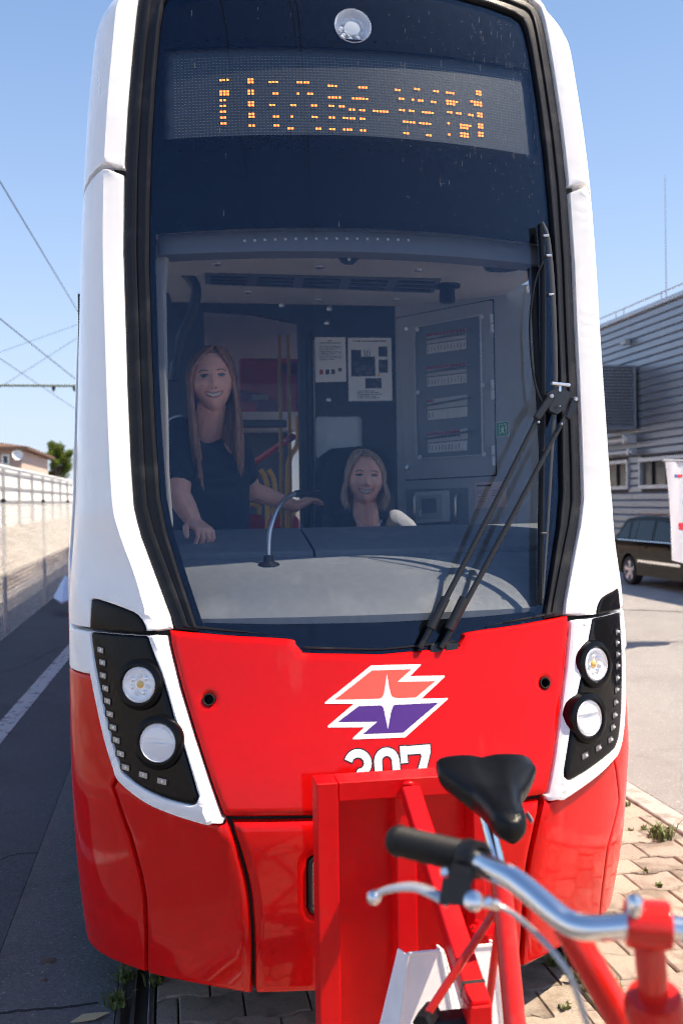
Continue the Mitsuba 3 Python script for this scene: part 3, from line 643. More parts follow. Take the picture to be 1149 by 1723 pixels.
def paver_mesh(x0, x1, r, tilt):
    g = .0024
    xs = sorted({x0 + g, x1 - g, *[x for x in np.concatenate([np.arange(math.floor(x0 / w), math.ceil(x1 / w) + 1) * w + f * w for f in (.19, .31, .69, .81)]) if x0 + g < x < x1 - g]})
    lo = [(x, r * hh + fw(x) + g) for x in xs]; hi = [(x, (r + 1) * hh + fw(x) - g) for x in xs]
    poly = np.array(lo + hi[::-1]); c = poly.mean(0); m = len(poly)
    def z(q): return tilt[0] + (q - c) @ np.array(tilt[1:])
    inn = poly + (c - poly) / np.linalg.norm(c - poly, axis=1, keepdims=True) * .006
    v = np.vstack([np.c_[poly, np.full(m, -.03)], np.c_[poly, z(poly) - .005], np.c_[inn, z(inn)]])
    i = np.arange(m); j = (i + 1) % m; f = []
    for o in (0, m): f += [np.stack([o + i, o + j, o + m + j], 1), np.stack([o + i, o + m + j, o + m + i], 1)]
    top = trimesh.creation.triangulate_polygon(Polygon(inn), engine='earcut')[1] + 2 * m
    return trimesh.Trimesh(v, np.vstack(f + [top]), process=False)
far = []
for zone, (xa, xb, ya, yb) in enumerate(((RR + .034, 2.27, 2.75, 6.9), (RL + .092, RR - .092, 2.72, 3.62))):
    for r in range(int(ya / hh), int(yb / hh) + 1):
        off = (r % 2) * w / 2
        xk = np.arange(math.floor((xa - off) / w), math.ceil((xb - off) / w) + 1) * w + off
        for e0, e1 in zip(xk[:-1], xk[1:]):
            e0, e1 = max(e0, xa), min(e1, xb)
            if e1 - e0 < .03: continue
            tl = (rng.normal(0, .0022), *rng.normal(0, .012, 2))
            add('paver', paver_mesh(e0, e1, r, tl), PST[int(rng.integers(4))], PAVE, False)
for xa, xb, ya, yb in ((RR + .034, 2.27, -2.0, 2.75), (RR + .034, 2.27, 6.95, 30), (RL + .092, RR - .092, -2, 2.72)):
    for r in range(int(ya / hh), int(yb / hh)):
        off = (r % 2) * w / 2
        xk = np.arange(math.floor((xa - off) / w), math.ceil((xb - off) / w) + 1) * w + off
        for e0, e1 in zip(xk[:-1], xk[1:]):
            e0, e1 = max(e0, xa), min(e1, xb)
            if e1 - e0 > .03: far.append(paver_mesh(e0, e1, r, (rng.normal(0, .0022), *rng.normal(0, .012, 2))))
add('far_paver', cat_(*far), PST[0], PAVE, False, kind='stuff')
k0 = atz(1049, 1344); 
for i in range(14):
    y0 = 2.0 + i * 1.0
    add('kerb_stone', box([2.285, y0 + .004, -.05], [2.415, y0 + .996, .004 + rng.normal(0, .001)], .006), 'mat_kerb', PAVE)
# weeds in the joints
mat('mat_weed', proc(lambda p, n, uv: mix((0.07, 0.115, 0.022), (0.15, 0.16, 0.05), noise(p.x * 90, p.y * 90, p.z * 60))), 0.6)
def tuft(c, n, h, spread):
    out = []
    for _ in range(n):
        a = rng.uniform(0, 2 * math.pi); L = h * rng.uniform(.5, 1.2); lean = rng.uniform(.1, 1.0) * spread
        b = np.array([c[0] + rng.normal(0, .3 * spread * h), c[1] + rng.normal(0, .3 * spread * h), -.005])
        dv = np.array([math.cos(a), math.sin(a), 0]); pr = np.array([-dv[1], dv[0], 0]) * rng.uniform(.002, .005)
        m1 = b + dv * lean * L * .4 + [0, 0, L * .6]; tp = b + dv * lean * L + [0, 0, L * rng.uniform(.6, 1.0)]
        out.append(trimesh.Trimesh([b - pr, b + pr, m1 + pr * 1.3, m1 - pr * 1.3, tp], [[0, 1, 2], [0, 2, 3], [3, 2, 4]], process=False))
    return cat_(*out)
c = atz(1112, 1408); add('weed', tuft(c, 70, .07, 1.3), 'mat_weed', smooth=False, label='green weed growing in the joint between kerb and paving', cat='weed')
for q, n, h, lb in (((1052, 1358), 26, .035, 'green tuft in the kerb joint where it meets the tram side'), ((1082, 1396), 14, .025, 'small tuft just before the large weed in the kerb joint'), ((1062, 1398), 12, .02, 'tiny tuft in a paving joint beside the red corner panel'),
        ((935, 1622), 36, .05, 'tuft at the right rail directly under the right bumper edge'), ((975, 1650), 26, .04, 'tuft on the outer side of the right rail, between two others'), ((1030, 1672), 40, .045, 'broad tuft beside the right rail, behind the red stem'), ((1085, 1468), 10, .02, 'tiny tuft in a paving joint in the open sunlit paving'),
        ((1010, 1690), 16, .03, 'low tuft at the right rail behind the slanting red tube'), ((950, 1700), 16, .03, 'low tuft between the right rail and the red seat tube'), ((1107, 1493), 12, .025, 'tiny tuft in a paving joint at the picture edge, above the handlebar'), ((212, 1650), 60, .05, 'dark shaded tuft on the outer side of the left rail, nearer the bumper'),
        ((196, 1695), 60, .05, 'dark shaded tuft on the outer side of the left rail, nearer the dry leaf'), ((265, 1655), 30, .05, 'dark shaded tuft on the inner side of the left rail'), ((1060, 1700), 30, .04, 'tuft beside the right rail at the foot of the stem'), ((992, 1667), 22, .03, 'small tuft in the dirt strip along the right rail')):
    c = atz(*q); add('weed_tuft', tuft(c, n, h, 1.0), 'mat_weed', smooth=False, label=lb, cat='weed', group='weeds in the paving joints')
c = atz(150, 1712, 0.01); mat('mat_dead_leaf', (0.42, 0.34, 0.2), 0.8)
v = np.array([[-.055, -.01, .012], [-.02, .02, .004], [.02, .012, .012], [.06, .0, .002], [.02, -.022, .006], [-.02, -.02, .014]])
lf = prism(Polygon(v[:, :2] * 1.0), (0, 0, .002), c, (1, 0, 0.12), (0, 1, 0.05)); add('dry_leaf', lf, 'mat_dead_leaf', label='curled dry leaf on the asphalt strip beside the left rail', cat='leaf')

# ------------------------------------------------------------------ left: fence, bank, barrier, house, tree
fa, fb = atz(0, 1078), atz(84, 1014)
FX = float((fa[0] + fb[0]) / 2); FY0, FY1 = 1.0, 60.0; FH = 1.56
F = thing('chain_link_fence', 'sunlit white chain-link fence on grey posts beside the asphalt lane', 'fence')
mat('mat_fence_wire', (0.62, 0.62, 0.60), 0.5)
mat('mat_post', dirt((0.34, 0.35, 0.36), 0.3), 0.5, metal=0.3)
def wires(y0, y1, sp, r, sides=3):
    """Both diagonals of the mesh, woven: straight wires that stand 2 mm off each other."""
    v, f, n = [], [], 0
    for sgn in (1, -1):
        ys = np.arange(y0 - (FH if sgn > 0 else 0), y1 + (0 if sgn > 0 else FH), sp)
        for y in ys:
            p = np.array([[FX + .002 * sgn, y, .01], [FX + .002 * sgn, y + sgn * FH, FH]])
            t0 = max(0, (y0 - y) / FH if sgn > 0 else (y - y1) / FH); t1 = min(1, (y1 - y) / FH if sgn > 0 else (y - y0) / FH)
            if t1 - t0 < .02: continue
            q = [p[0] + (p[1] - p[0]) * t for t in (t0, t1)]
            dirv = (p[1] - p[0]) / np.linalg.norm(p[1] - p[0]); a = np.array([1.0, 0, 0]); b = np.cross(dirv, a)
            for c_ in q:
                for k in range(sides):
                    w_ = 2 * math.pi * k / sides; v.append(c_ + r * (math.cos(w_) * a + math.sin(w_) * b))
            for k in range(sides):
                k2 = (k + 1) % sides; f += [[n + k, n + k2, n + sides + k2], [n + k, n + sides + k2, n + sides + k]]
            n += 2 * sides
    return trimesh.Trimesh(np.array(v), np.array(f), process=False)
add('wire_mesh', wires(FY0, 34, .105, .0031), 'mat_fence_wire', F, True, kind='stuff')
for z_ in (.03, .78, 1.55): add('tension_wire', rod((FX + .004, FY0, z_), (FX + .004, FY1, z_), .0025, 4), 'mat_fence_wire', F)
y_p = [float(atx(10, 845, FX)[1]), float(atx(76, 845, FX)[1])]; stp = y_p[1] - y_p[0]
for i in range(-2, 5):
    y_ = y_p[0] + stp * i
    if y_ < .5: continue
    pk = add('post', tube([(FX - .03, y_, -.05), (FX - .03, y_, FH + .03)], .024, 12), 'mat_post', F)
    add('post_cap', lathe([(.028, 0), (.028, .03), (.02, .042), (0, .045)], (FX - .03, y_, FH + .02), (0, 0, 1), 12), 'mat_black_plastic', pk)
# ground beyond the fence
def bank_h(x, y):
    return np.interp(x, [-40, -9, -6.6, -3.0, -2.62], [1.0, 1.0, .75, .05, 0.0]) + .06 * (meshkit.fbm(np.stack([x * .9, y * .9, 0 * x], -1)) - .5)
X, Y = np.meshgrid(np.r_[np.linspace(-40, -9, 8), np.linspace(-8.5, -2.63, 26)], np.linspace(3, 120, 160))
Z = bank_h(X, Y); ny, nx = X.shape
i, j = np.meshgrid(np.arange(ny - 1), np.arange(nx - 1), indexing='ij'); k = i * nx + j
q = np.stack([k, k + 1, k + nx + 1, k + nx], -1).reshape(-1, 4)
def drygrass(p, n, uv):
    w_ = fbm(p.x * 3, p.y * 1.3, octaves=4); g = noise(p.x * 60, p.y * 40)
    c_ = mix((0.23, 0.20, 0.165), (0.12, 0.10, 0.08), smoothstep(0.4, 0.62, w_)) * (0.75 + 0.5 * g)
    return mix(c_, (0.24, 0.225, 0.21), smoothstep(-2.95, -2.75, p.x + 0.25 * (w_ - 0.5)))
mat('mat_bank', proc(drygrass), 0.95)
add('terrain', trimesh.Trimesh(np.stack([X, Y, Z], -1).reshape(-1, 3), np.vstack([q[:, [0, 1, 2]], q[:, [0, 2, 3]]]), process=False), 'mat_bank', smooth=True, kind='structure', label='dry grassy bank rising beyond the chain-link fence')
BXW = -6.4
B = thing('noise_barrier', 'white panel barrier with grey posts and rails behind the chain-link fence', 'barrier')
mat('mat_barrier_white', (0.80, 0.80, 0.79), 0.5)
pxs = [3, 28, 49, 67, 83, 97, 110, 122]
ysb = [float(atx(q, 820, BXW)[1]) for q in pxs]; stb = (ysb[-1] - ysb[0]) / 7; ysb = [ysb[0] + stb * i for i in range(-1, 10)]
def bz(py, px_): return float(atx(px_, py, BXW)[2])
zt = bz(784, 3); z1_, z2_, z3_ = bz(794, 3), bz(820, 3), bz(843, 3)
for y0, y1 in zip(ysb[:-1], ysb[1:]):
    add('panel', box([BXW - .05, y0 + .01, .6], [BXW, y1 - .01, zt - .02]), 'mat_barrier_white', B)
    for z_ in (z1_, z2_, z3_): add('rail', box([BXW + .002, y0 + .08, z_ - .05], [BXW + .06, y1 - .08, z_ + .05]), 'mat_post', B)
for y_ in ysb: add('post', box([BXW + .002, y_ - .08, .5], [BXW + .12, y_ + .08, z1_ + .12]), 'mat_post', B)
add('coping', box([BXW - .09, ysb[0], zt - .02], [BXW + .06, ysb[-1], zt + .05]), 'mat_barrier_white', B)
# house
Hs = thing('house', 'pinkish house with a brown roof and white window frame above the barrier', 'house')
mat('mat_stucco', dirt((0.50, 0.37, 0.31), 0.25, 2.0), 0.9); mat('mat_roof_brown', (0.12, 0.07, 0.05), 0.8)
mat('mat_window_dark', (0.02, 0.025, 0.03), 0.1)
cor = aty(37, 800, 62.0); hx, hy = cor[0], 62.0
rt = atx(62, 800, hx)                                   # where the right wall ends
ez = float(aty(20, 757, 62.0)[2])
L0 = hx - 10
add('wall', box([L0, hy, .4], [hx, hy + 13, ez]), 'mat_stucco', Hs)
rfz = ez
rf = Polygon([(L0 - .5, hy - .6), (hx + .5, hy - .6), (hx + .5, hy + 13.5), (L0 - .5, hy + 13.5)])
vv = np.array([[L0 - .5, hy - .6, ez], [hx + .45, hy - .6, ez], [hx + .45, hy + 13.5, ez], [L0 - .5, hy + 13.5, ez], [L0 - .5, hy - .6, ez + .18], [hx + .45, hy - .6, ez + .18], [hx + .45, hy + 13.5, ez + .18], [L0 - .5, hy + 13.5, ez + .18], [(L0 + hx) / 2, hy + 5, ez + 1.2], [(L0 + hx) / 2, hy + 8, ez + 1.2]])
add('roof', trimesh.Trimesh(*hull_(vv), process=False), 'mat_roof_brown', Hs, False)
w0, w1_ = aty(3, 783, hy), aty(16, 764, hy)
wk = add('window', box([w0[0], hy - .05, w0[2]], [w1_[0], hy + .02, w1_[2]]), 'mat_white_paint', Hs)
add('pane', box([w0[0] + .12, hy - .07, w0[2] + .12], [w1_[0] - .12, hy - .052, w1_[2] - .12]), 'mat_window_dark', wk)
dc = aty(29.5, 765, hy - .5); ax = np.array([.35, -1, .12]); ax /= np.linalg.norm(ax)
DS = thing('satellite_dish', 'white satellite dish fixed to the pinkish house wall', 'satellite dish')
add('dish', lathe([(.0, -.10), (.18, -.07), (.30, -.02), (.32, 0), (.31, .01), (.18, -.05), (0, -.08)], dc, ax, 24), 'mat_white_paint', DS)
add('bracket', rod(dc - ax * .09, dc - ax * .09 + np.array([-.1, .5, -.15]), .03, 8), 'mat_post', DS)
# tree
TRc = aty(92, 778, 78.0)
TRE = thing('tree', 'bright green broad-leaved tree standing beside the pinkish house', 'tree')
mat('mat_bark', (0.10, 0.075, 0.055), 0.9)
scene['mat_leaf'] = two({'type': 'principledthin', 'base_color': proc(lambda p, n, uv: mix((0.10, 0.16, 0.03), (0.20, 0.25, 0.06), noise(p.x * 2.5, p.y * 2.5, p.z * 2.5))), 'roughness': 0.6, 'diff_trans': 0.7}) if False else {'type': 'principledthin', 'base_color': proc(lambda p, n, uv: mix((0.10, 0.16, 0.03), (0.20, 0.25, 0.06), noise(p.x * 2.5, p.y * 2.5, p.z * 2.5))), 'roughness': 0.6, 'diff_trans': 0.7}
trunk = [tube([(TRc[0], 78, .6), (TRc[0] + .05, 78, 2.2), (TRc[0], 78, 3.4), (TRc[0] - .05, 78, 4.4)], [.22, .18, .14, .06], 10)]
lobes = []
for i in range(26):
    a = rng.uniform(0, 2 * math.pi); rr_ = 1.25 * math.sqrt(rng.uniform(0, 1)); hz = rng.uniform(-1.0, 1.15)
    wz = 1 - .35 * max(hz, 0)
    lobes.append((np.array([TRc[0] + math.cos(a) * rr_ * wz, 78 + math.sin(a) * rr_ * wz, TRc[2] + hz]), rng.uniform(.25, .48)))
lobes += [(np.array([TRc[0] - .2, 78, TRc[2] + 1.35]), .3), (np.array([TRc[0] + 1.15, 78, TRc[2] + .7]), .28)]
for c_, r_ in lobes: trunk.append(tube([(TRc[0], 78, 3.2), (c_ + np.array([TRc[0], 78, 3.4])) / 2 + [0, 0, .15], c_], [.06, .035, .015], 5))
add('trunk', cat_(*trunk), 'mat_bark', TRE, True)
lv = []
for c_, r_ in lobes:
    for _ in range(230):
        d_ = rng.normal(size=3); d_ /= np.linalg.norm(d_); pt = c_ + d_ * r_ * rng.uniform(.3, 1.12) * [1, 1, .9]
        u_ = rng.normal(size=3); u_ /= np.linalg.norm(u_); w_ = np.cross(u_, rng.normal(size=3)); w_ /= np.linalg.norm(w_); sz_ = rng.uniform(.07, .13)
        lv.append(np.array([pt, pt + u_ * sz_ + w_ * sz_ * .4, pt + u_ * 2 * sz_, pt + u_ * sz_ - w_ * sz_ * .4]))
lv = np.vstack(lv); ii = np.arange(len(lv) // 4)[:, None] * 4
add('crown', trimesh.Trimesh(lv, np.vstack([ii + [0, 1, 2], ii + [0, 2, 3]]), process=False), 'mat_leaf', TRE, False, kind='stuff')
# pale board leaning against the fence foot
mat('mat_pale_board', (0.55, 0.62, 0.78), 0.5)
pl = [aty(q[0], q[1], y_) for q, y_ in (((110, 967), 15.1), ((140, 1000), 14.3), ((104, 1014), 14.0), ((90, 1004), 14.6))]
pl = np.array(pl); nn = np.cross(pl[1] - pl[0], pl[2] - pl[0]); nn /= np.linalg.norm(nn)
add('board', trimesh.Trimesh(*hull_(np.vstack([pl, pl + nn * .02])), process=False), 'mat_pale_board', smooth=False, label='pale blue board leaning at the foot of the chain-link fence', cat='board')
# overhead wires
mat('mat_cable', (0.03, 0.03, 0.032), 0.6)
def wire(pa, ya, pb, yb, r, label, sag=0.0):
    a, b = aty(*pa, ya), aty(*pb, yb); dv = b - a; a2, b2 = a - dv * 1.0, b + dv * 1.2
    t = np.linspace(0, 1, 13)[:, None]; p = a2 + (b2 - a2) * t; p[:, 2] -= sag * 4 * (t * (1 - t))[:, 0]
    add('overhead_wire', tube(p, r, 6), 'mat_cable', None, True, label=label, cat='wire')
wire((0, 305), 16, (133, 527), 30, .011, 'thick overhead wire slanting steeply down behind the left pillar')
wire((0, 536), 20, (130, 640), 30, .011, 'overhead wire that meets the pole arm beside the left pillar')
wire((0, 603), 26, (130, 690), 40, .009, 'lowest thin overhead wire left of the tram, below the pole arm')
wire((0, 592), 40, (130, 546), 40, .008, 'faint overhead wire rising gently to the right beside the tram')
wire((18, 640), 30, (130, 568), 34, .008, 'faint overhead wire rising across the pole arm beside the tram')
PA = thing('catenary_arm', 'greenish horizontal pole arm holding the overhead wires left of the tram', 'pole arm')
mat('mat_arm', (0.16, 0.19, 0.15), 0.5)
a, b = aty(-220, 647, 30), aty(132, 649, 30)
add('tube', tube([a, b], .035, 10), 'mat_arm', PA)
for q in (125, 90): 
    c_ = aty(q, 649, 30); add('insulator', lathe([(.02, 0), (.05, -.03), (.05, -.10), (.02, -.16)], c_, (0, 0, 1), 10), 'mat_black_plastic', PA)
add('mast', tube([(a[0], 30, -.1), (a[0], 30, a[2] + .8)], [.14, .10], 16), 'mat_arm', PA)
# contact wires along the track, over the camera too: the windscreen mirrors them
for pts, lb in (([(.30, -60, 5.62), (.30, 0, 5.58), (.34, 60, 5.6)], 'contact wire running above the track over the tram roof'), ([(.12, -60, 7.0), (.12, -5, 6.9), (.16, 60, 7.0)], 'carrier wire above the contact wire over the tram roof'), ([(-.2, 3.5, 5.58), (-1.2, -1.0, 5.6), (-2.3, -9.0, 5.7), (-3.0, -14.0, 5.8)], 'slanting pull-off wire over the lane left of the track')):
    add('contact_wire', tube(pts, .008, 6), 'mat_cable', None, True, label=lb, cat='wire')

# ------------------------------------------------------------------ right: warehouse, car, banner
BX = 10.3
W = thing('warehouse', 'grey warehouse clad in horizontal metal planks with a louvred box on its wall', 'building')
mat('mat_cladding', dirt((0.27, 0.30, 0.345), 0.16, 1.2), 0.36, metal=0.7)
mat('mat_cladding_dark', (0.05, 0.052, 0.055), 0.8); mat('mat_galvanised', dirt((0.45, 0.47, 0.50), 0.2, 3), 0.4, metal=0.6)
def bw(px_, py_): return atx(px_, py_, BX)
ztop = float(bw(1081, 525)[2]); y_far, y_near = 70.0, 6.0
yj = float(bw(1060, 600)[1])
add('wall', box([BX + .06, y_near, -.05], [BX + 14, y_far, ztop - .05]), 'mat_cladding_dark', W)
wz1, wz0 = float(bw(1100, 773)[2]), float(bw(1100, 818)[2])
win = [(float(bw(1056, 795)[1]), float(bw(1020, 795)[1]) + 1.0), (9.0, float(bw(1077, 795)[1]))]
hp = .165; nrow = int(ztop / hp)
def plank(y0, y1, z0, z1):
    pr = [(0, z0), (-.035, z0 + .012), (-.035, z1 - .035), (-.012, z1 - .006), (0, z1)]
    return prism(Polygon(pr), (0, y1 - y0, 0), (BX + .058, y0, 0), (1, 0, 0), (0, 0, 1))
for r in range(nrow + 1):
    z1 = ztop - r * hp; z0 = max(z1 - hp, 0)
    if z1 - z0 < .04: continue
    cuts = [(y_near, yj - .006), (yj + .006, y_far)]
    if z0 < wz1 and z1 > wz0:
        ys_ = sorted([y for q in win for y in q]); cuts = [(y_near, ys_[0]), (ys_[1], ys_[2]), (ys_[3], y_far)] if True else cuts
    for y0, y1 in cuts: add('plank', plank(y0, y1, z0 + .004, z1), 'mat_cladding', W + '__wall', False)
for y0, y1 in win:
    kf = add('window', cat_(box([BX - .03, y0 - .03, wz0 - .05], [BX + .05, y1 + .03, wz0 + .03]), box([BX - .03, y0 - .03, wz1 - .03], [BX + .05, y1 + .03, wz1 + .05]), box([BX - .03, y0 - .04, wz0], [BX + .3, y0 + .03, wz1]), box([BX - .03, y1 - .03, wz0], [BX + .3, y1 + .04, wz1])), 'mat_galvanised', W)
    add('pane', box([BX + .05, y0, wz0], [BX + .058, y1, wz1]), 'mat_window_dark', kf)
    for y_ in np.arange(y0 + .6, y1, .62): add('mullion', box([BX + .0, y_ - .02, wz0], [BX + .045, y_ + .02, wz1]), 'mat_black_metal', kf)
add('coping', box([BX - .06, y_near, ztop + .002], [BX + .5, y_far, ztop + .10], .01), 'mat_galvanised', W)
rk = add('roof_rail', tube([(BX + .02, y_near, ztop + .26), (BX + .02, y_far, ztop + .26)], .018, 8), 'mat_galvanised', W)
for q in (1048, 1112, 1035): 
    y_ = float(bw(q, 520)[1]); add('rail_post', tube([(BX + .02, y_, ztop), (BX + .02, y_, ztop + .26)], .014, 6), 'mat_galvanised', rk)
a = bw(1121, 505); add('antenna', tube([(BX + 1.0, a[1] * (BX + 1) / BX, ztop), (BX + 1.0, a[1] * (BX + 1) / BX, ztop + 3.3)], [.014, .006], 6), 'mat_post', W)
a = bw(1058, 575); add('wall_lamp', box(a - [.16, .13, .07], a + [-.03, .13, .06], .01), 'mat_post', W)
yb_ = float(bw(1073, 670)[1]); zb1, zb0 = float(bw(1073, 614)[2]), float(bw(1073, 722)[2])
lk = add('louvre_box', cat_(box([BX - 1.25, yb_ + .06, zb0 + .02], [BX - .05, yb_ + 1.6, zb1 - .02]), box([BX - 1.3, yb_, zb1 - .05], [BX - .04, yb_ + 1.65, zb1]), box([BX - 1.3, yb_, zb0], [BX - .04, yb_ + 1.65, zb0 + .05]), box([BX - .09, yb_ + .001, zb0 + .05], [BX - .04, yb_ + .06, zb1 - .05]), box([BX - 1.3, yb_ + .001, zb0 + .05], [BX - 1.25, yb_ + .06, zb1 - .05])), 'mat_cladding', W)
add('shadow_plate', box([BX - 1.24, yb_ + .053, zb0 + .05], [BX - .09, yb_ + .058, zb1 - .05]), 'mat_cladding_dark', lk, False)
nsl = 19
for i in range(nsl):
    z_ = zb0 + .05 + (zb1 - zb0 - .1) * (i + .5) / nsl; hs = (zb1 - zb0 - .1) / nsl
    add('slat', prism(Polygon([(0, -hs * .30), (.030, hs * .22), (.036, hs * .18), (.006, -hs * .34)]), (1.16, 0, 0), (BX - 1.25, yb_ + .002, z_), (0, 1, 0), (0, 0, 1)), 'mat_galvanised', lk)
for zz, r_, dx in ((zb0 - .22, .09, .25), (zb0 - .50, .06, .18)):
    add('pipe', tube([(BX - dx, yb_ - .15, zz), (BX - dx, yb_ + 3, zz)], r_, 14), 'mat_galvanised', W)
    add('pipe_bracket', box([BX - dx - r_ - .02, yb_ - .02, zz - r_ - .02], [BX - .04, yb_ + .06, zz + r_ + .02], .01), 'mat_galvanised', W)

# car: estate car seen from the side, its nose towards the camera
CR = thing('parked_car', 'black estate car parked beside the warehouse', 'car')
mat('mat_car_black', (0.003, 0.003, 0.004), 0.05, spec=0.12); mat('mat_tyre', (0.02, 0.02, 0.02), 0.8); mat('mat_alloy', (0.62, 0.62, 0.63), 0.3, metal=0.6)
wc = atz(1056, 984); CX = float(wc[0]) + .02; CY = float(wc[1])                   # rear wheel foot
prof = [(-.72, .30), (-.86, .42), (-.90, .66), (-.86, .92), (-.72, 1.02), (-.50, 1.36), (-.30, 1.44), (.30, 1.49), (1.1, 1.49), (1.75, 1.42), (2.55, 1.00), (3.3, .90), (3.62, .74), (3.66, .45), (3.5, .28)]
body2d = Polygon(np.vstack([spline(prof, 5), [(3.05, .24), (-.3, .24)]])).buffer(0)
whl = [0.0, 2.70]
for u_ in whl: body2d = body2d.difference(Point(u_, .32).buffer(.37))
def car_mesh(poly, x0, x1): return prism(poly, (x1 - x0, 0, 0), (x0, CY, 0), (0, -1, 0), (0, 0, 1))
lower = body2d.intersection(sbox(-2, 0, 5, .955)); upper = body2d.intersection(sbox(-2, .955, 5, 2))
bd = car_mesh(lower, CX, CX + 1.78)
um = car_mesh(upper, CX + .04, CX + 1.74); v = np.array(um.vertices); tz = np.clip((v[:, 2] - .955) / .53, 0, 1); cx = CX + .89
v[:, 0] = cx + (v[:, 0] - cx) * (1 - .22 * tz); um = trimesh.Trimesh(v, um.faces, process=False)
CS_ = T().translate([CX, CY, 0]).scale([.80] * 3).translate([-CX, -CY, 0])
bk = add('body', cat_(bd), 'mat_car_black', CR, 35, to_world=CS_)
add('cabin', um, 'mat_car_black', CR, 35, to_world=CS_)
def car_side(poly, off, depth=.012):
    m = prism(poly, (0, 0, depth), (0, 0, 0), (1, 0, 0), (0, 1, 0)); v = np.array(m.vertices)
    tz = np.clip((v[:, 1] - .955) / .53, 0, 1); xs = np.where(v[:, 1] < .955, CX, cx - (.85) * (1 - .22 * tz))
    return trimesh.Trimesh(np.stack([xs - off - v[:, 2], CY - v[:, 0], v[:, 1]], 1), m.faces[:, ::-1], process=False)
mat('mat_car_glass', (0.006, 0.02, 0.028), 0.06, spec=0.25)
for wp in ([(-.62, 1.0), (-.36, 1.34), (-.22, 1.37), (-.12, 1.0)], [(.0, 1.0), (-.10, 1.37), (.16, 1.395), (.2, 1.0)], [(.24, 1.0), (.2, 1.395), (.86, 1.40), (.95, 1.0)], [(1.06, 1.0), (1.0, 1.40), (1.62, 1.345), (2.25, 1.0)]):
    add('window', car_side(round_poly(Polygon(wp), .02), .002, .004), 'mat_car_glass', CR, False, to_world=CS_)
for u0, u1 in ((.13, .98), (1.06, 2.0)): add('door_handle', car_side(sbox(u1 - .36, .83, u1 - .18, .86), .004, .025), 'mat_car_black', CR, 30, to_world=CS_)
add('side_moulding', car_side(sbox(.45, .52, 2.25, .575), .002, .018), 'mat_chrome', CR, 30, to_world=CS_)
add('belt_trim', car_side(sbox(-.62, .962, 2.3, .978), .004, .006), 'mat_chrome', CR, 30, to_world=CS_)
for u_ in (-.0, 1.02): add('door_gap', car_side(sbox(u_ + .12 * (u_ < .5) - .003, .33, u_ + .12 * (u_ < .5) + .003, .95), .0005, .001), 'mat_gap', CR, 30, to_world=CS_)
add('roof_rack', car_side(LineString([(-.28, 1.50), (-.1, 1.53), (1.2, 1.535), (1.4, 1.50)]).buffer(.014), -.12, .03), 'mat_black_metal', CR, 30, to_world=CS_)
add('tail_light', box([CX - .008, CY + .70, .72], [CX + .2, CY + .885, .93], .02), 'mat_red_paint', CR, 30, to_world=CS_)
for u_ in whl:
    for xs_ in (CX + .10, CX + 1.68):
        o = np.array([xs_, CY - u_, .315]); ax = np.array([-1.0, 0, 0]) if xs_ < cx else np.array([1.0, 0, 0])
        wk = add('wheel', lathe([(.20, .08), (.225, .095), (.29, .10), (.312, .07), (.315, -.07), (.29, -.10), (.20, -.09)], o, ax, 32), 'mat_tyre', CR, 40, to_world=CS_)
        rim = [lathe([(.225, .088), (.218, .095), (.205, .08), (.20, .02), (.20, -.05)], o, ax, 32), lathe([(.055, .06), (.05, .078), (0, .08)], o, ax, 20)]
        for a_ in range(5):
            t = a_ * 2 * math.pi / 5 + .3; e = np.array([0, math.cos(t), math.sin(t)]); e2_ = np.array([0, -math.sin(t), math.cos(t)])
            rim.append(trimesh.Trimesh(*hull_(np.array([o + ax * h_ + e * r_ + e2_ * w_ for r_, w0_, h0, h1 in ((.03, .03, .045, .072), (.21, .045, .06, .085)) for w_ in (-w0_, w0_) for h_ in (h0, h1)])), process=False))
        add('rim', cat_(*rim), 'mat_alloy', wk, 30, to_world=CS_)
        add('hub_disc', lathe([(.17, -.03), (0, -.03)], o, ax, 20), 'mat_gap', wk, 30, to_world=CS_)

# banner
mat('mat_banner', (0.80, 0.80, 0.86), 0.8, spec=0.2)
scene['mat_banner'] = {'type': 'principledthin', 'base_color': rgb(0.80, 0.80, 0.86), 'roughness': 0.8, 'diff_trans': 0.7}
BN = thing('banner', 'white cloth banner with red and blue print hanging in front of the warehouse', 'banner')
bo = aty(1119, 777, 9.2); bdir = np.array([.96, .28, 0]); bwid, bh = .95, .98
def cloth(u, v):
    """u across and v down the cloth, both 0..1."""
    f = .035 * np.sin(u * 9 + 1.5 * v) * v ** .6 + .02 * np.sin(u * 21 + 4 * v) * (1 - .4 * v) + .05 * v * v * np.sin(3 * u)
    nb = np.array([.28, -.96, 0])
    return bo + np.multiply.outer(u * bwid * (1 - .03 * v) + .05 * v * (1 - u), bdir) + np.multiply.outer(f, nb) - np.multiply.outer(v * bh + .05 * v * np.sin(u * 5), np.array([0, 0, 1.0]))
U, Vv = np.meshgrid(np.linspace(0, 1, 41), np.linspace(0, 1, 41)); cv = cloth(U.ravel(), Vv.ravel())
i, j = np.meshgrid(np.arange(40), np.arange(40), indexing='ij'); k = i * 41 + j; q = np.stack([k, k + 41, k + 42, k + 1], -1).reshape(-1, 4)
add('cloth', trimesh.Trimesh(cv, np.vstack([q[:, [0, 1, 2]], q[:, [0, 2, 3]]]), process=False), 'mat_banner', BN, True)
add('rod', tube([bo - bdir * .03 + [0, 0, .012], bo + bdir * 1.02 + [0, 0, .012]], .012, 8), 'mat_galvanised', BN)
pm = bo + bdir * 1.02; add('pole', tube([pm - [0, 0, pm[2]], pm + [0, 0, .1]], .02, 10), 'mat_galvanised', BN)
add('foot', lathe([(.3, 0), (.3, .04), (.03, .08), (.03, .2)], (pm[0], pm[1], 0), (0, 0, 1), 24), 'mat_black_metal', BN)
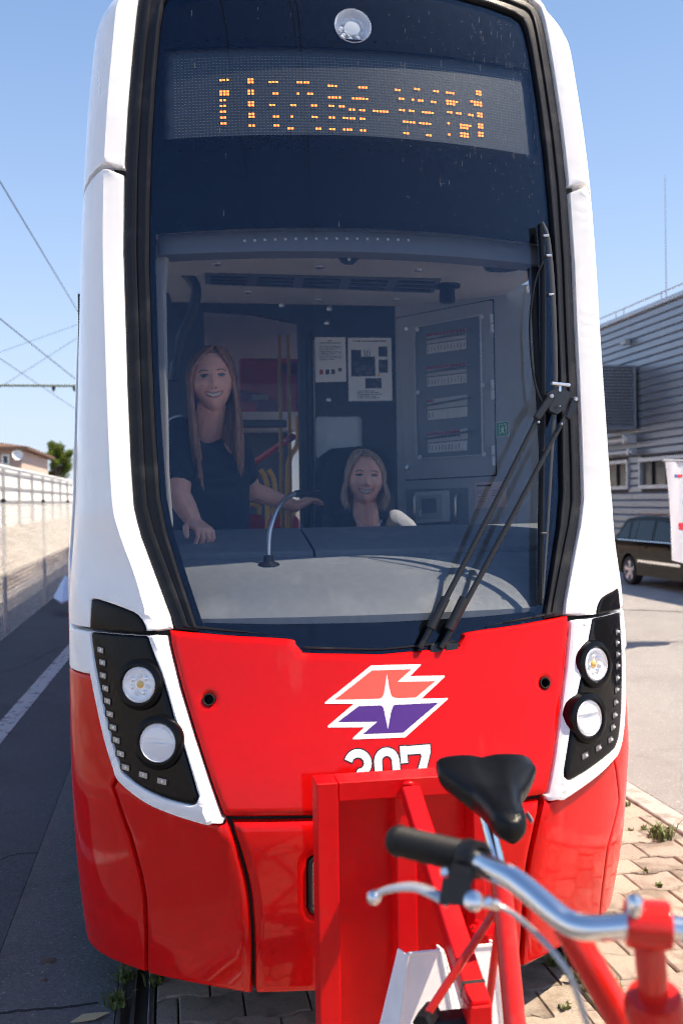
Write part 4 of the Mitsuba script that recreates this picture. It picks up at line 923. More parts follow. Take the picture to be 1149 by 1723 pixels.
mat('mat_print_red', (0.62, 0.04, 0.06), 0.7); mat('mat_print_blue', (0.06, 0.10, 0.36), 0.7); mat('mat_print_white', (0.8, 0.8, 0.82), 0.7)
def bprint(name, poly, m, off=.004):
    g = poly if hasattr(poly, 'geom_type') else Polygon(poly)
    me = prism(g, (0, 0, .001), (0, 0, 0), (1, 0, 0), (0, 1, 0)); me = me.subdivide() if len(me.faces) < 400 else me
    v = np.array(me.vertices); u_, v_ = v[:, 0] / 1.0, v[:, 1]
    c_ = np.array([cloth(np.array(a_), np.array(b_)) for a_, b_ in zip(u_, v_)])
    add(name, trimesh.Trimesh(c_ + np.array([.28, -.96, 0]) * off * -1 * -1, me.faces, process=False), m, BN, False)
def btext(txt, u0, v0, h, m, name):
    t = meshkit.text_mesh(txt, h, .001, True); vv_ = np.array(t.vertices)
    c_ = np.array([cloth(np.array(u0 + a_ / bwid), np.array(v0 - b_ / bh)) for a_, b_ in vv_[:, :2]])
    add(name, trimesh.Trimesh(c_ + np.array([.28, -.96, 0]) * (.007 + vv_[:, 2:3]), t.faces, process=False), m, BN, False)
bprint('blue_bar', sbox(.10, .125, .16, .155), 'mat_print_blue'); bprint('red_bar', sbox(.162, .125, .8, .155), 'mat_print_red')
bprint('tram_picture', sbox(.13, .60, .21, .67).buffer(-.01).buffer(.01), 'mat_print_red')
bprint('blue_block', sbox(.215, .475, .7, .535), 'mat_print_blue'); bprint('blue_line', sbox(.225, .545, .7, .562), 'mat_print_blue')
bprint('mast_print', sbox(.215, .38, .222, .67), 'mat_print_blue')
btext('IG', .24, .455, .055, 'mat_print_red', 'lettering'); btext('d.', .225, .527, .04, 'mat_print_white', 'lettering'); btext('C', .25, .645, .045, 'mat_print_red', 'lettering')
a, b = atz(1050, 1027), atz(1149, 1030)
add('cable', tube([a - (b - a), a, (a + b) / 2 + [0, .03, 0], b, b + (b - a)], .008, 6), 'mat_cable', None, True, label='thin dark cable lying across the sunlit yard', cat='cable')

# ------------------------------------------------------------------ red steel stand in front of the nose
ST = thing('steel_stand', 'red painted steel frame stand with a slanting brace, set up before the tram nose', 'stand')
def orange_peel(p, n, uv): return 0.0003 * noise(p.x * 260, p.y * 260, p.z * 260)
mat('mat_stand_red', dirt((0.62, 0.003, 0.006), 0.06, 22, (0.45, 0.1, 0.07)), 0.28, spec=0.25)
SY = 2.16                                             # front face of the stand
def sp_(px_, py_): q = aty(px_, py_, SY); return q[0], q[2]
xl, zt_ = sp_(533, 1320); xr, _ = sp_(815, 1320)
xli = sp_(569, 1350)[0]; zti = sp_(569, 1350)[1]; xc0, xc1 = sp_(668, 1400)[0], sp_(703, 1400)[0]; xr0 = sp_(797, 1400)[0]
dp = .075
add('upright', box([xl, SY, .02], [xli, SY + dp, zt_], .002), 'mat_stand_red', ST)
add('upright', box([xr0, SY, .02], [xr, SY + dp, zt_], .002), 'mat_stand_red', ST)
add('top_rail', box([xli + .0015, SY + .0015, zti], [xr0 - .0015, SY + dp, zt_], .002), 'mat_stand_red', ST)
add('centre_post', box([xc0, SY + .012, .02], [xc1, SY + dp - .005, zti - .001], .003), 'mat_stand_red', ST)
add('back_plate', box([xli + .001, SY + dp - .006, .05], [xr0 - .001, SY + dp - .001, zti - .001]), 'mat_stand_red', ST)
for xx in (xl + .02, xr - .02): add('foot', box([xx - .03, SY - .35, .0], [xx + .03, SY + .40, .04], .004), 'mat_stand_red', ST)
b0 = aty(690, 1332, SY - .022); b1 = aty(806, 1700, 1.66)
bk = add('brace', bar(b0 + (b0 - b1) * .0, b1, .040, .036, (0, -.4, 1), .003), 'mat_stand_red', ST)
bt = (b1 - b0) / np.linalg.norm(b1 - b0)
add('tape_mark', bar(b0 + (b1 - b0) * .915, b0 + (b1 - b0) * .928, .0412, .0372, (0, -.4, 1), .0005), 'mat_rubber', bk)
add('brace_leg', bar(b1 - bt * .012 + [0, 0, .006], b1 + np.array([.0, .03, -.52]), .044, .040, (0, 1, 0), .003), 'mat_stand_red', ST)
# weld beads where brace and posts meet
for c_ in (b0 + [0, .015, .012], b0 + [.012, .016, 0]): add('weld', ball(c_, .012, 2, (1.2, .6, .6)), 'mat_stand_red', ST, True)
bc = aty(818, 1572, 2.0)
fl = add('flange', lathe([(0, .0), (.034, 0), (.034, .012), (0, .012)], bc, (0, 0, 1), 20), 'mat_stand_red', ST)
for a_ in range(6):
    t = a_ * math.pi / 3; add('bolt', lathe([(0, .020), (.005, .020), (.006, .012), (.006, -.012), (0, -.014)], bc + np.array([math.cos(t), math.sin(t), 0]) * .026, (0, 0, 1), 6), 'mat_stand_red', fl, False)
add('flange_post', tube([bc, [bc[0], bc[1] + .02, .02]], .018, 14), 'mat_stand_red', ST)

# white folded boxes standing on the stand's foot
mat('mat_white_board', dirt((0.80, 0.80, 0.80), 0.10, 10), 0.55)
def tray(label, pts_top, y, w_top, w_bot, h, depth, x_c, z_t, lean):
    k = thing('folded_box', label, 'box')
    z_b = z_t - h; yb = y - lean
    A = lambda x, yy, z: np.array([x, yy, z])
    def slab(q, th): 
        q = np.array(q); n = np.cross(q[1] - q[0], q[2] - q[0]); n /= np.linalg.norm(n)
        return trimesh.Trimesh(*hull_(np.vstack([q, q + n * th])), process=False)
    tl, tr_ = A(x_c - w_top / 2, y, z_t), A(x_c + w_top / 2, y, z_t); bl, br = A(x_c - w_bot / 2, yb, z_b), A(x_c + w_bot / 2, yb, z_b)
    add('front_panel', slab([tl, tr_, br, bl], .004), 'mat_white_board', k, False)
    bk2 = np.array([0, depth, 0]); o = np.array([-.02, 0, 0])
    add('side_panel', slab([tl + [-.004, 0, 0], bl + [-.004, 0, 0], bl + bk2 * .8 + o * 1.2, tl + bk2 * .5 + o * .2 - [0, 0, .02]], .004), 'mat_white_board', k, False)
    add('side_panel', slab([tr_ + [.004, 0, 0], br + [.004, 0, 0], br + bk2 * .8 - o * 2.2, tr_ + bk2 * .5 - o * .5 - [0, 0, .02]], .004), 'mat_white_board', k, False)
    add('rim', cat_(rod(tl, tr_, .004, 8), rod(tl, bl, .004, 8), rod(tr_, br, .005, 8)), 'mat_white_board', k, True)
    return k
for lb, q0, q1, q2, q3, y_ in (('white folded box left of the slanting brace, below the bicycle grip', (686, 1606), (741, 1601), (776, 1720), (664, 1722), 1.86), ('white folded box right of the slanting brace, behind the red seat tube', (793, 1594), (832, 1591), (851, 1676), (800, 1680), 1.90)):
    a, b, c_, d_ = (aty(*q, y_) for q in (q0, q1, q2, q3))
    tray(lb, None, y_, b[0] - a[0], (c_[0] - d_[0]) * 1.2, (a[2] - d_[2]) * 2.2, .14, (a[0] + b[0]) / 2 + .0, (a[2] + b[2]) / 2, .03)

# ------------------------------------------------------------------ bicycle on the stand
BK = thing('bicycle', 'red bicycle with black saddle, chrome handlebar and black rubber grip', 'bicycle')
mat('mat_bike_red', dirt((0.60, 0.016, 0.010), 0.08, 30), 0.16)
mat('mat_saddle', (0.004, 0.0045, 0.006), 0.33, spec=0.26, bump=lambda p, n, uv: 0.0004 * noise(p.x * 500, p.y * 500, p.z * 500))
mat('mat_grip', (0.007, 0.007, 0.008), 0.5, spec=0.35)
mat('mat_yellow_plastic', (0.75, 0.52, 0.02), 0.4)
DH = 0.97
hb = [(790, 1443, 1.09), (826, 1462, 1.055), (862, 1480, 1.03), (895, 1505, 1.01), (930, 1535, .99), (955, 1553, .98), (985, 1562, .97), (1030, 1561, .965), (1090, 1556, .96), (1160, 1549, .955)]
hp_ = np.array([atd(*q) for q in hb]); rgt = hp_[-1] + (hp_[-1] - hp_[-3]) * .3
mid = hp_[-2]; mir = []
bx = (hp_[-1] - hp_[-4]); bx[2] = 0; bx /= np.linalg.norm(bx); bf = np.array([-bx[1], bx[0], 0])
for q in hp_[::-1][2:]:
    r_ = q - mid; mir.append(mid - bx * (r_ @ bx) + bf * (r_ @ bf) + np.array([0, 0, r_[2]]))
bar_pts = spline(np.vstack([hp_[:-1], mir]), 6)
HBk = add('handlebar', tube(bar_pts, .0125, 20), 'mat_chrome', BK, True)
g0, g1 = atd(664, 1414, 1.19), atd(796, 1446, 1.085)
gd = (g1 - g0) / np.linalg.norm(g1 - g0); GL = np.linalg.norm(g1 - g0)
def grip(p0, ax):
    prof = [(0, 0), (.013, .0), (.0175, .003), (.019, .008), (.0175, .012)]
    n = 14
    for i in range(n):
        t = .014 + i * (GL - .03) / n; prof += [(.0155, t), (.0178, t + .0018), (.0178, t + .0040), (.0155, t + .0056)]
    prof += [(.0175, GL - .012), (.0205, GL - .009), (.0205, GL - .003), (.0135, GL)]
    return lathe(prof, p0, ax, 24)
add('grip', grip(g0, gd), 'mat_grip', BK, 50)
mg0 = mid - bx * ((g0 - mid) @ bx) + bf * ((g0 - mid) @ bf) + np.array([0, 0, (g0 - mid)[2]]); mg1 = mid - bx * ((g1 - mid) @ bx) + bf * ((g1 - mid) @ bf) + np.array([0, 0, (g1 - mid)[2]])
add('grip', grip(mg0, (mg1 - mg0) / np.linalg.norm(mg1 - mg0)), 'mat_grip', BK, 50)
# brake lever and its clamp
lv_ = np.array([atd(*q) for q in ((629, 1511, 1.12), (645, 1500, 1.115), (672, 1494, 1.10), (700, 1494, 1.09), (727, 1504, 1.075), (755, 1519, 1.06))])
LK = add('brake_lever', tube(spline(lv_, 6), np.interp(np.linspace(0, 1, 31), [0, .1, .3, .8, 1], [.0045, .0052, .0062, .0075, .0075]), 14, flat=((0, -.3, 1), .62)), 'mat_alloy', BK, True)
add('ball_end', ball(lv_[0], .0082, 2), 'mat_chrome', LK, True)
hsg = [hull_(np.array([atd(*q) for q in pts])) for pts in ([(744, 1478, 1.055), (790, 1475, 1.055), (800, 1525, 1.045), (738, 1524, 1.045), (744, 1478, 1.085), (790, 1478, 1.085), (800, 1525, 1.075), (738, 1522, 1.075)], [(760, 1452, 1.06), (800, 1462, 1.06), (795, 1488, 1.055), (752, 1482, 1.055), (760, 1455, 1.095), (800, 1465, 1.095), (795, 1486, 1.09), (752, 1482, 1.09)])]
add('lever_housing', cat_(*[trimesh.Trimesh(*h, process=False) for h in hsg]), 'mat_black_plastic', LK, False)
cl_c = atd(790, 1444, 1.09); add('lever_clamp', lathe([(.0135, -.011), (.019, -.011), (.020, -.009), (.020, .009), (.019, .011), (.0135, .011)], cl_c + gd * .006, gd, 24), 'mat_black_plastic', LK, 40)
for q, r_ in (((748, 1468, 1.06), .0055), ((662 + 135, 1517, 1.045), .0105), ((821, 1518, 1.05), .0062)):
    c_ = atd(*q); add('bolt', lathe([(0, .004), (r_ * .6, .004), (r_, .001), (r_, -.008), (0, -.010)], c_, CAM - c_, 16), 'mat_chrome', LK, 40)
add('adjuster', tube([atd(800, 1517, 1.05), atd(838, 1524, 1.055)], .0055, 12), 'mat_chrome', LK)
cb = np.array([atd(*q) for q in ((832, 1522, 1.055), (858, 1535, 1.05), (885, 1556, 1.03), (910, 1580, 1.0), (935, 1608, .98), (962, 1650, .97), (990, 1730, .97))])
add('brake_cable', tube(spline(cb, 5), .0032, 8), 'mat_galvanised', BK, True)
# stem, head tube, frame
stq = atd(1090, 1562, .965); stb_ = atd(1101, 1690, .99)
sx = stb_ - stq; sx /= np.linalg.norm(sx)
add('stem_clamp', lathe([(.0130, -.021), (.021, -.021), (.0225, -.018), (.0225, .018), (.021, .021), (.0130, .021)], mid, bx, 28), 'mat_bike_red', BK, 40)
cb_ = atd(1068, 1538, .95); add('clamp_bolt', cat_(lathe([(0, .022), (.006, .021), (.0085, .015), (.0085, .006), (.006, .002), (.006, -.016)], cb_ - [0, 0, .004], (0, 0, 1), 14)), 'mat_chrome', BK, True)
add('stem', tube([stq + sx * .015, stb_], .0150, 20), 'mat_bike_red', BK, True)
hd_ = stb_ + sx * .19
add('head_tube', cat_(lathe([(.0150, -.012), (.026, -.010), (.030, .0), (.030, .012), (.024, .018), (.023, np.linalg.norm(hd_ - stb_)), (0, np.linalg.norm(hd_ - stb_))], stb_, sx, 28)), 'mat_bike_red', BK, 40)
tt0, tt1 = atd(953, 1556, 1.08), atd(1062, 1745, 1.06)
add('top_tube', tube([tt0, tt0 + (tt1 - tt0) * .5, tt1, tt1 + (tt1 - tt0) * .30 , hd_ + np.array([-.01, .02, .0])], .0165, 20), 'mat_bike_red', BK, True)
# saddle
sd_pos = lambda px_, py_, d_: atd(px_, py_, d_)
sn, sr = atd(862, 1392, 1.62), atd(812, 1306, 1.86)      # nose and middle of the rear
fw_ = sn - sr; SLn = np.linalg.norm(fw_) + .03; fw_ /= np.linalg.norm(fw_); sd_r = np.cross(fw_, [0, 0, 1]); sd_r /= np.linalg.norm(sd_r); sd_u = np.cross(sd_r, fw_)
NU, NV = 40, 36; rows = []
for t in np.linspace(0, 1, NU):
    hw = np.interp(t, [0, .04, .12, .25, .40, .55, .72, .88, .96, 1], [.050, .078, .090, .091, .070, .044, .034, .030, .025, .009])
    top = np.interp(t, [0, .1, .3, .5, .75, .92, 1], [.010, .020, .014, .003, .000, -.003, -.015]); dep = np.interp(t, [0, .06, .2, .5, .85, 1], [.020, .042, .050, .042, .036, .012])
    c_ = sr - fw_ * .025 + fw_ * SLn * t
    r_ = []
    for a_ in np.linspace(0, 2 * math.pi, NV, endpoint=False):
        ca, sa = math.cos(a_), math.sin(a_)
        x_ = hw * np.sign(ca) * abs(ca) ** .75; z_ = (.022 if sa > 0 else dep) * np.sign(sa) * abs(sa) ** .75
        groove = -.006 * math.exp(-(x_ / .016) ** 2) * (sa > 0) * np.interp(t, [0, .2, .5, .8], [1, 1, .6, 0])
        sadl = (.005 * (x_ / .085) ** 2) * (sa > 0)
        if sa < 0: x_ *= 1 - .22 * abs(sa)
        r_.append(c_ + sd_r * x_ + sd_u * (top + z_ + groove + sadl))
    rows.append(r_)
v = np.array(rows).reshape(-1, 3); i, j = np.meshgrid(np.arange(NU - 1), np.arange(NV), indexing='ij')
q = np.stack([i * NV + j, i * NV + (j + 1) % NV, (i + 1) * NV + (j + 1) % NV, (i + 1) * NV + j], -1).reshape(-1, 4)
cap0, cap1 = len(v), len(v) + 1; v = np.vstack([v, v[:NV].mean(0), v[-NV:].mean(0)]); jj = np.arange(NV)
f = np.vstack([q[:, [0, 1, 2]], q[:, [0, 2, 3]], np.stack([np.full(NV, cap0), (jj + 1) % NV, jj], 1), np.stack([np.full(NV, cap1), (NU - 1) * NV + jj, (NU - 1) * NV + (jj + 1) % NV], 1)])
sm = trimesh.Trimesh(v, f, process=False); sm.fix_normals()
SK = add('saddle', sm, 'mat_saddle', BK, True)
tg = sr + fw_ * SLn * .62 - sd_r * .042 - sd_u * .008
add('tag', bar(tg, tg + fw_ * .035, .003, .008, sd_u - sd_r * .6, .001), 'mat_galvanised', SK)
p_t = atd(822, 1392, 1.80) - np.array([0, 0, 0]); p_m = atd(841, 1466, 1.76); p_b = atd(868, 1745, 1.62)
add('seat_post', tube([p_t + (p_t - p_m) * .4, p_m], .0130, 18), 'mat_chrome', BK, True)
add('seat_tube', tube([p_m + (p_t - p_m) * .02, p_b, p_b + (p_b - p_m) * .8], .0185, 20), 'mat_bike_red', BK, True)
pe_ = p_b + (p_b - p_m) * .8
add('down_tube', tube([hd_, pe_], .0185, 18), 'mat_bike_red', BK, True)
add('bottom_bracket', lathe([(0, -.04), (.022, -.04), (.022, .04), (0, .04)], pe_, bx, 20), 'mat_bike_red', BK, 40)
add('chain_stay', tube([pe_, [pe_[0] + .02, SY + .02, .12]], .012, 12), 'mat_bike_red', BK, True)
add('seat_collar', lathe([(.0185, -.012), (.0215, -.012), (.0215, .012), (.0140, .012)], p_m + (p_b - p_m) * .01, p_t - p_m, 20), 'mat_bike_red', BK, 40)
for q0, q1, d0, d1 in (((832, 1535), (716, 1712), 1.75, 1.72), ((846, 1500), (822, 1690), 1.78, 1.86)):
    add('seat_stay', tube([atd(*q0, d0), atd(*q1, d1)], .0075, 12), 'mat_bike_red', BK)
pd = atd(716, 1716, 1.72); add('axle_nut', cat_(lathe([(0, .02), (.016, .02), (.018, .01), (.018, -.03), (0, -.03)], pd, (-.6, -.8, 0), 6), box(pd + [.0, .0, -.06], pd + [.09, .05, -.01], .008)), 'mat_black_plastic', BK, False)
# fork and front wheel below the picture's edge
wheel_c = np.array([hd_[0] + .02, max(hd_[1] - .28, .45), .335]); 
for sg in (-1, 1):
    o = np.array([bx[0], bx[1], 0]) * .05 * sg; add('fork_blade', tube([hd_ + o * .5, (hd_ + wheel_c) / 2 + o, wheel_c + o], [.013, .012, .009], 12), 'mat_bike_red', BK, True)
tt_ = np.linspace(0, 2 * math.pi, 49); fwdh = np.array([-bx[1], bx[0], 0])
ring_ = lambda r_: wheel_c + np.multiply.outer(np.cos(tt_) * r_, fwdh) + np.multiply.outer(np.sin(tt_) * r_, np.array([0, 0, 1.0]))
WK = add('wheel', tube(ring_(.315), .020, 12, cap=False), 'mat_tyre', BK, True)
add('rim', tube(ring_(.290), .011, 8, cap=False), 'mat_alloy', WK, True)
add('spokes', cat_(*[rod(wheel_c, ring_(.288)[k], .0012, 4) for k in range(0, 48, 2)]), 'mat_chrome', WK, True, kind='stuff')

# ------------------------------------------------------------------ inside the tram
import manifold3d as m3
mat('mat_navy_panel', (0.016, 0.021, 0.030), 0.45); mat('mat_ceiling', dirt((0.42, 0.40, 0.39), 0.1, 5), 0.6); mat('mat_ceiling_dark', (0.10, 0.11, 0.13), 0.6)
mat('mat_cabinet', dirt((0.30, 0.32, 0.35), 0.08, 6), 0.5); mat('mat_cabinet_dark', (0.12, 0.145, 0.18), 0.4); mat('mat_dash', dirt((0.155, 0.165, 0.18), 0.15, 8), 0.6)
mat('mat_dash_dark', (0.02, 0.023, 0.028), 0.6); mat('mat_seat_navy', (0.010, 0.014, 0.022), 0.85); mat('mat_yellow_pole', (0.70, 0.42, 0.03), 0.3); mat('mat_seat_red', (0.45, 0.02, 0.03), 0.5)
mat('mat_floor', (0.05, 0.05, 0.055), 0.8); mat('mat_liner', (0.30, 0.29, 0.28), 0.6); mat('mat_light_grey', (0.55, 0.56, 0.57), 0.5)
mat('mat_paper', (0.72, 0.72, 0.72), 0.8); mat('mat_ink', (0.05, 0.05, 0.07), 0.8); mat('mat_photo', proc(lambda p, n, uv: mix((0.02, 0.03, 0.05), (0.10, 0.11, 0.12), smoothstep(0.45, 0.7, fbm(p.x * 60, p.z * 60, p.y * 60)))), 0.5)
mat('mat_sign_green', (0.01, 0.22, 0.10), 0.4); mat('mat_breaker', (0.42, 0.44, 0.46), 0.5); mat('mat_toggle', (0.30, 0.05, 0.06), 0.5)
YR = 4.65
floor_k = add('floor', prism(plan(.42, .07).intersection(sbox(-9, 2.6, 9, 13.9)), (0, 0, .04), (0, 0, .40), (1, 0, 0), (0, 1, 0)), 'mat_floor', TRAM, False)
def zce(y): return 2.385 + .053 * (np.asarray(y, float) - 3.05)
cp = plan(2.40, .05).intersection(sbox(-9, 2.98, 9, YR - .002))
cm = prism(cp, (0, 0, .03), (0, 0, 0), (1, 0, 0), (0, 1, 0)); v = np.array(cm.vertices); v[:, 2] += zce(v[:, 1])
CE = add('cab_ceiling', trimesh.Trimesh(v, cm.faces, process=False), 'mat_ceiling', TRAM, False)
add('saloon_ceiling', prism(plan(2.47, .05).intersection(sbox(-9, YR + .06, 9, 13.9)), (0, 0, .03), (0, 0, 2.47), (1, 0, 0), (0, 1, 0)), 'mat_light_grey', TRAM, False)
def ce(px_, py_, drop=0.0):
    n = np.array([0, -.053, 1.0]); p0 = np.array([0, 3.05, 2.385 - drop]); d_ = ray(px_, py_); return CAM + d_ * (n @ (p0 - CAM)) / (n @ d_)
def ceq(pts, dr_, th): 
    q = np.array([ce(*p) for p in pts]); return trimesh.Trimesh(*hull_(np.vstack([q - [0, 0, dr_], q - [0, 0, dr_ + th]])), process=False)
vk = add('ceiling_vent', ceq([(345, 458), (742, 468), (728, 491), (345, 476)], .001, .004), 'mat_ceiling_dark', CE, False)
def lerp(a, b, t): return tuple(np.asarray(a, float) + (np.asarray(b, float) - np.asarray(a, float)) * t)
for g in range(5):
    for r_ in range(3):
        t0, t1 = (g + .12) / 5, (g + .9) / 5; h0 = (r_ + .5) / 3.4
        A_ = lambda t, h: lerp(lerp((345, 458), (742, 468), t), lerp((345, 476), (728, 491), t), h)
        add('vent_slat', ceq([A_(t0, h0), A_(t1, h0), A_(t1, h0 + .12), A_(t0, h0 + .12)], .006, .004), 'mat_navy_panel', vk, False)
for q in ((366, 443), (538, 448), (417, 491), (703, 453), (667, 503), (536, 504)):
    add('ceiling_screw', lathe([(.016, 0), (.016, -.004), (.008, -.008), (0, -.009)], ce(*q), (0, 0, 1), 14), 'mat_chrome', CE, True)
c_ = ce(848, 447); add('ceiling_speaker', lathe([(.075, -.001), (.072, -.008), (.05, -.006), (0, -.010)], c_, (0, 0, 1), 26), 'mat_black_plastic', CE, 30)
c_ = ce(752, 478); add('ceiling_sensor', lathe([(.055, 0), (.055, -.012), (.032, -.016), (.032, -.075), (0, -.078)], c_, (0, 0, 1), 22), 'mat_black_plastic', CE, 30)
HD = add('header', patch(sbox(-.625, 2.302, .625, 2.368), -.055, .06, .006, .05), 'mat_ceiling_dark', TRAM, 30)
add('header_studs', cat_(*[ball(onto(q, 391 + .00002 * (q - 560) ** 2 * 8, -.052), .0042, 1) for q in range(408, 706, 18)]), 'mat_light_grey', HD, True, kind='stuff')
c_ = aty(587, 432, 3.03); add('cab_camera', cat_(trimesh.Trimesh(*hull_(np.array([c_ + q for q in ([-.032, 0, .03], [.032, 0, .03], [.034, 0, -.002], [-.034, 0, -.002], [.012, 0, -.024], [-.012, 0, -.024], [-.03, .03, .03], [.03, .03, .03], [.02, .03, -.01], [-.02, .03, -.01])])), process=False)), 'mat_black_plastic', HD, False)
add('camera_lens', ball(c_ + [0, -.002, -.008], .006, 1), 'mat_chrome', HD, True)
# rear bulkhead with the door opening and the window behind the driver
def ry(px_, py_, y=YR): q = aty(px_, py_, y); return q[0], q[2]
d0, d1 = ry(343, 522), ry(507, 900); w0, w1 = ry(531, 700), ry(611, 772)
wallp = Polygon(plan(1.9, .04).intersection(sbox(-9, YR - .01, 9, YR + .01)).bounds and [(XC - .98, .42), (XC + .98, .42), (XC + .98, 2.5), (XC - .98, 2.5)])
wallp = wallp.difference(Polygon([(d0[0], .44), (d1[0], .44), (d1[0], d0[1] - .05), ((d0[0] + d1[0]) / 2, d0[1] - .01), (d0[0], d0[1])])).difference(sbox(w0[0], w1[1], w1[0], w0[1]).buffer(-.02).buffer(.02))
BH = add('bulkhead', prism(wallp, (0, .05, 0), (0, YR, 0), (1, 0, 0), (0, 0, 1)), 'mat_navy_panel', TRAM, False)
add('bulkhead_window', box([w0[0] - .01, YR + .02, w1[1] - .01], [w1[0] + .01, YR + .024, w0[1] + .01]), 'mat_frosted', BH, False)
mat('mat_frosted', (0.42, 0.46, 0.50), 0.3)
scene['mat_saloon_glass'] = {'type': 'thindielectric', 'int_ior': 1.15, 'specular_transmittance': rgb(.85, .85, .86)}
zb = ry(420, 706)[1]
add('door_pane', box([d0[0] + .002, YR + .022, zb], [d1[0] - .002, YR + .026, d0[1] - .012]), 'mat_saloon_glass', BH, False)
add('door_crossbar', box([d0[0] + .001, YR + .004, zb - .035], [d1[0] - .06, YR + .045, zb], .004), 'mat_navy_panel', BH)
for q, w_ in ((509, .045), (522, .03)): 
    x_, _ = ry(q, 700); add('door_post', box([x_ - w_ / 2, YR - .03, .42], [x_ + w_ / 2, YR - .002, 2.34], .01), 'mat_dash_dark', BH)
x_, _ = ry(527, 700); add('door_post', box([x_ - .006, YR - .02, .42], [x_ + .006, YR - .002, 2.30], .003), 'mat_cabinet', BH)
for q in ((388, 503), (474, 513), (554, 519), (550, 543), (321, 523), (553, 673)):
    c_ = aty(*q, YR - .001); add('wall_bolt', lathe([(.014, 0), (.014, -.004), (.007, -.009), (0, -.010)], c_, (0, 1, 0), 14), 'mat_chrome', BH, True)
# side liners and pillar trim
for sg in (-1, 1):
    f_ = (lambda q: flip(q)) if sg < 0 else (lambda q: q)
    lin = sbox(1.02, .45, 2.75, 2.42).difference(sbox(1.24, 1.30, 2.55, 2.90).buffer(.01))
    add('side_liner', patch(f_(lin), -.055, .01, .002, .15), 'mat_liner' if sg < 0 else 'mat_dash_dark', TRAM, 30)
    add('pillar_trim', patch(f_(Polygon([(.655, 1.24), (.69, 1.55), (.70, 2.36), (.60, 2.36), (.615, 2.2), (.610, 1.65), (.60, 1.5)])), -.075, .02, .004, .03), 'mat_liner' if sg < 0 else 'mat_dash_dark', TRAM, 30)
arch = spline([aty(*q, 3.95) for q in ((255, 455), (285, 450), (308, 456), (322, 470), (330, 492), (322, 530), (303, 575), (292, 640))], 5)
add('door_arch', tube(arch, .022, 10), 'mat_navy_panel', TRAM, True)
mb = [aty(*q, 3.55) for q in ((270, 495), (284, 492), (293, 520), (296, 560), (292, 600), (284, 612), (271, 606))]
add('inner_mirror', trimesh.Trimesh(*hull_(np.vstack([np.array(mb), np.array(mb) + [0, .04, 0]])), process=False), 'mat_navy_panel', TRAM, 40)
# switch cabinet on the right, set at an angle
C0 = np.array([*ry(664, 500)[:1], YR, 0]); CX_ = np.array([1, -1, 0]) / math.sqrt(2); CN = np.array([-1, -1, 0]) / math.sqrt(2)
def cbp(px_, py_, off=0.0):
    d_ = ray(px_, py_); return CAM + d_ * (CN @ (C0 + CN * off - CAM)) / (CN @ d_)
def c2(px_, py_): 
    q = cbp(px_, py_) - C0; return (q @ CX_, q[2])
def onc(pts, off, th): return prism(pts if hasattr(pts, 'geom_type') else Polygon([c2(*q) for q in pts]), CN * th, C0 + CN * off, CX_, (0, 0, 1))
cw = .82
CAB = add('switch_cabinet', prism(Polygon([(C0[0], C0[1] - .001), (C0[0] + CX_[0] * cw, C0[1] + CX_[1] * cw), (XC + .98, C0[1] + CX_[1] * cw), (XC + .98, C0[1] - .001)]), (0, 0, 2.06), (0, 0, .42), (1, 0, 0), (0, 1, 0)), 'mat_cabinet', TRAM, False)
dr_q = [(668, 536), (829, 505), (834, 799), (684, 807)]
DR = add('cabinet_door', onc(round_poly(Polygon([c2(*q) for q in dr_q]), .01), .002, .008), 'mat_cabinet', CAB, False)
add('cabinet_door_gap', onc(Polygon([c2(*q) for q in dr_q]).buffer(.006), .0005, .001), 'mat_dash_dark', CAB, False)
for q0, q1 in (((826, 528), (828, 560)), ((828, 639), (829, 672)), ((829, 750), (830, 783))):
    add('hinge', tube([cbp(*q0, .012), cbp(*lerp(q0, q1, .46), .012)], .008, 10), 'mat_light_grey', DR); add('hinge', tube([cbp(*lerp(q0, q1, .54), .012), cbp(*q1, .012)], .008, 10), 'mat_light_grey', DR)
for q in ((684, 551), (686, 787)): c_ = cbp(*q, .010); add('lock', lathe([(.013, 0), (.013, .005), (.006, .007), (0, .006)], c_, CN, 16), 'mat_steel', DR, 40)
fw4 = [(700, 551), (812, 530), (816, 766), (704, 773)]; g = Polygon([c2(*q) for q in fw4])
FWk = add('fuse_window', onc(g, .0105, .003), 'mat_cabinet_dark', CAB, False)
add('cover_edge', onc(g.difference(g.buffer(-.004)), .0137, .012), 'mat_breaker', FWk, False)
for q in ((702, 554), (810, 533), (814, 764), (706, 769), (703, 660), (812, 648)): c_ = cbp(*q, .026); add('cover_screw', lathe([(.011, 0), (.010, .005), (0, .006)], c_, CN, 12), 'mat_light_grey', FWk, 40)
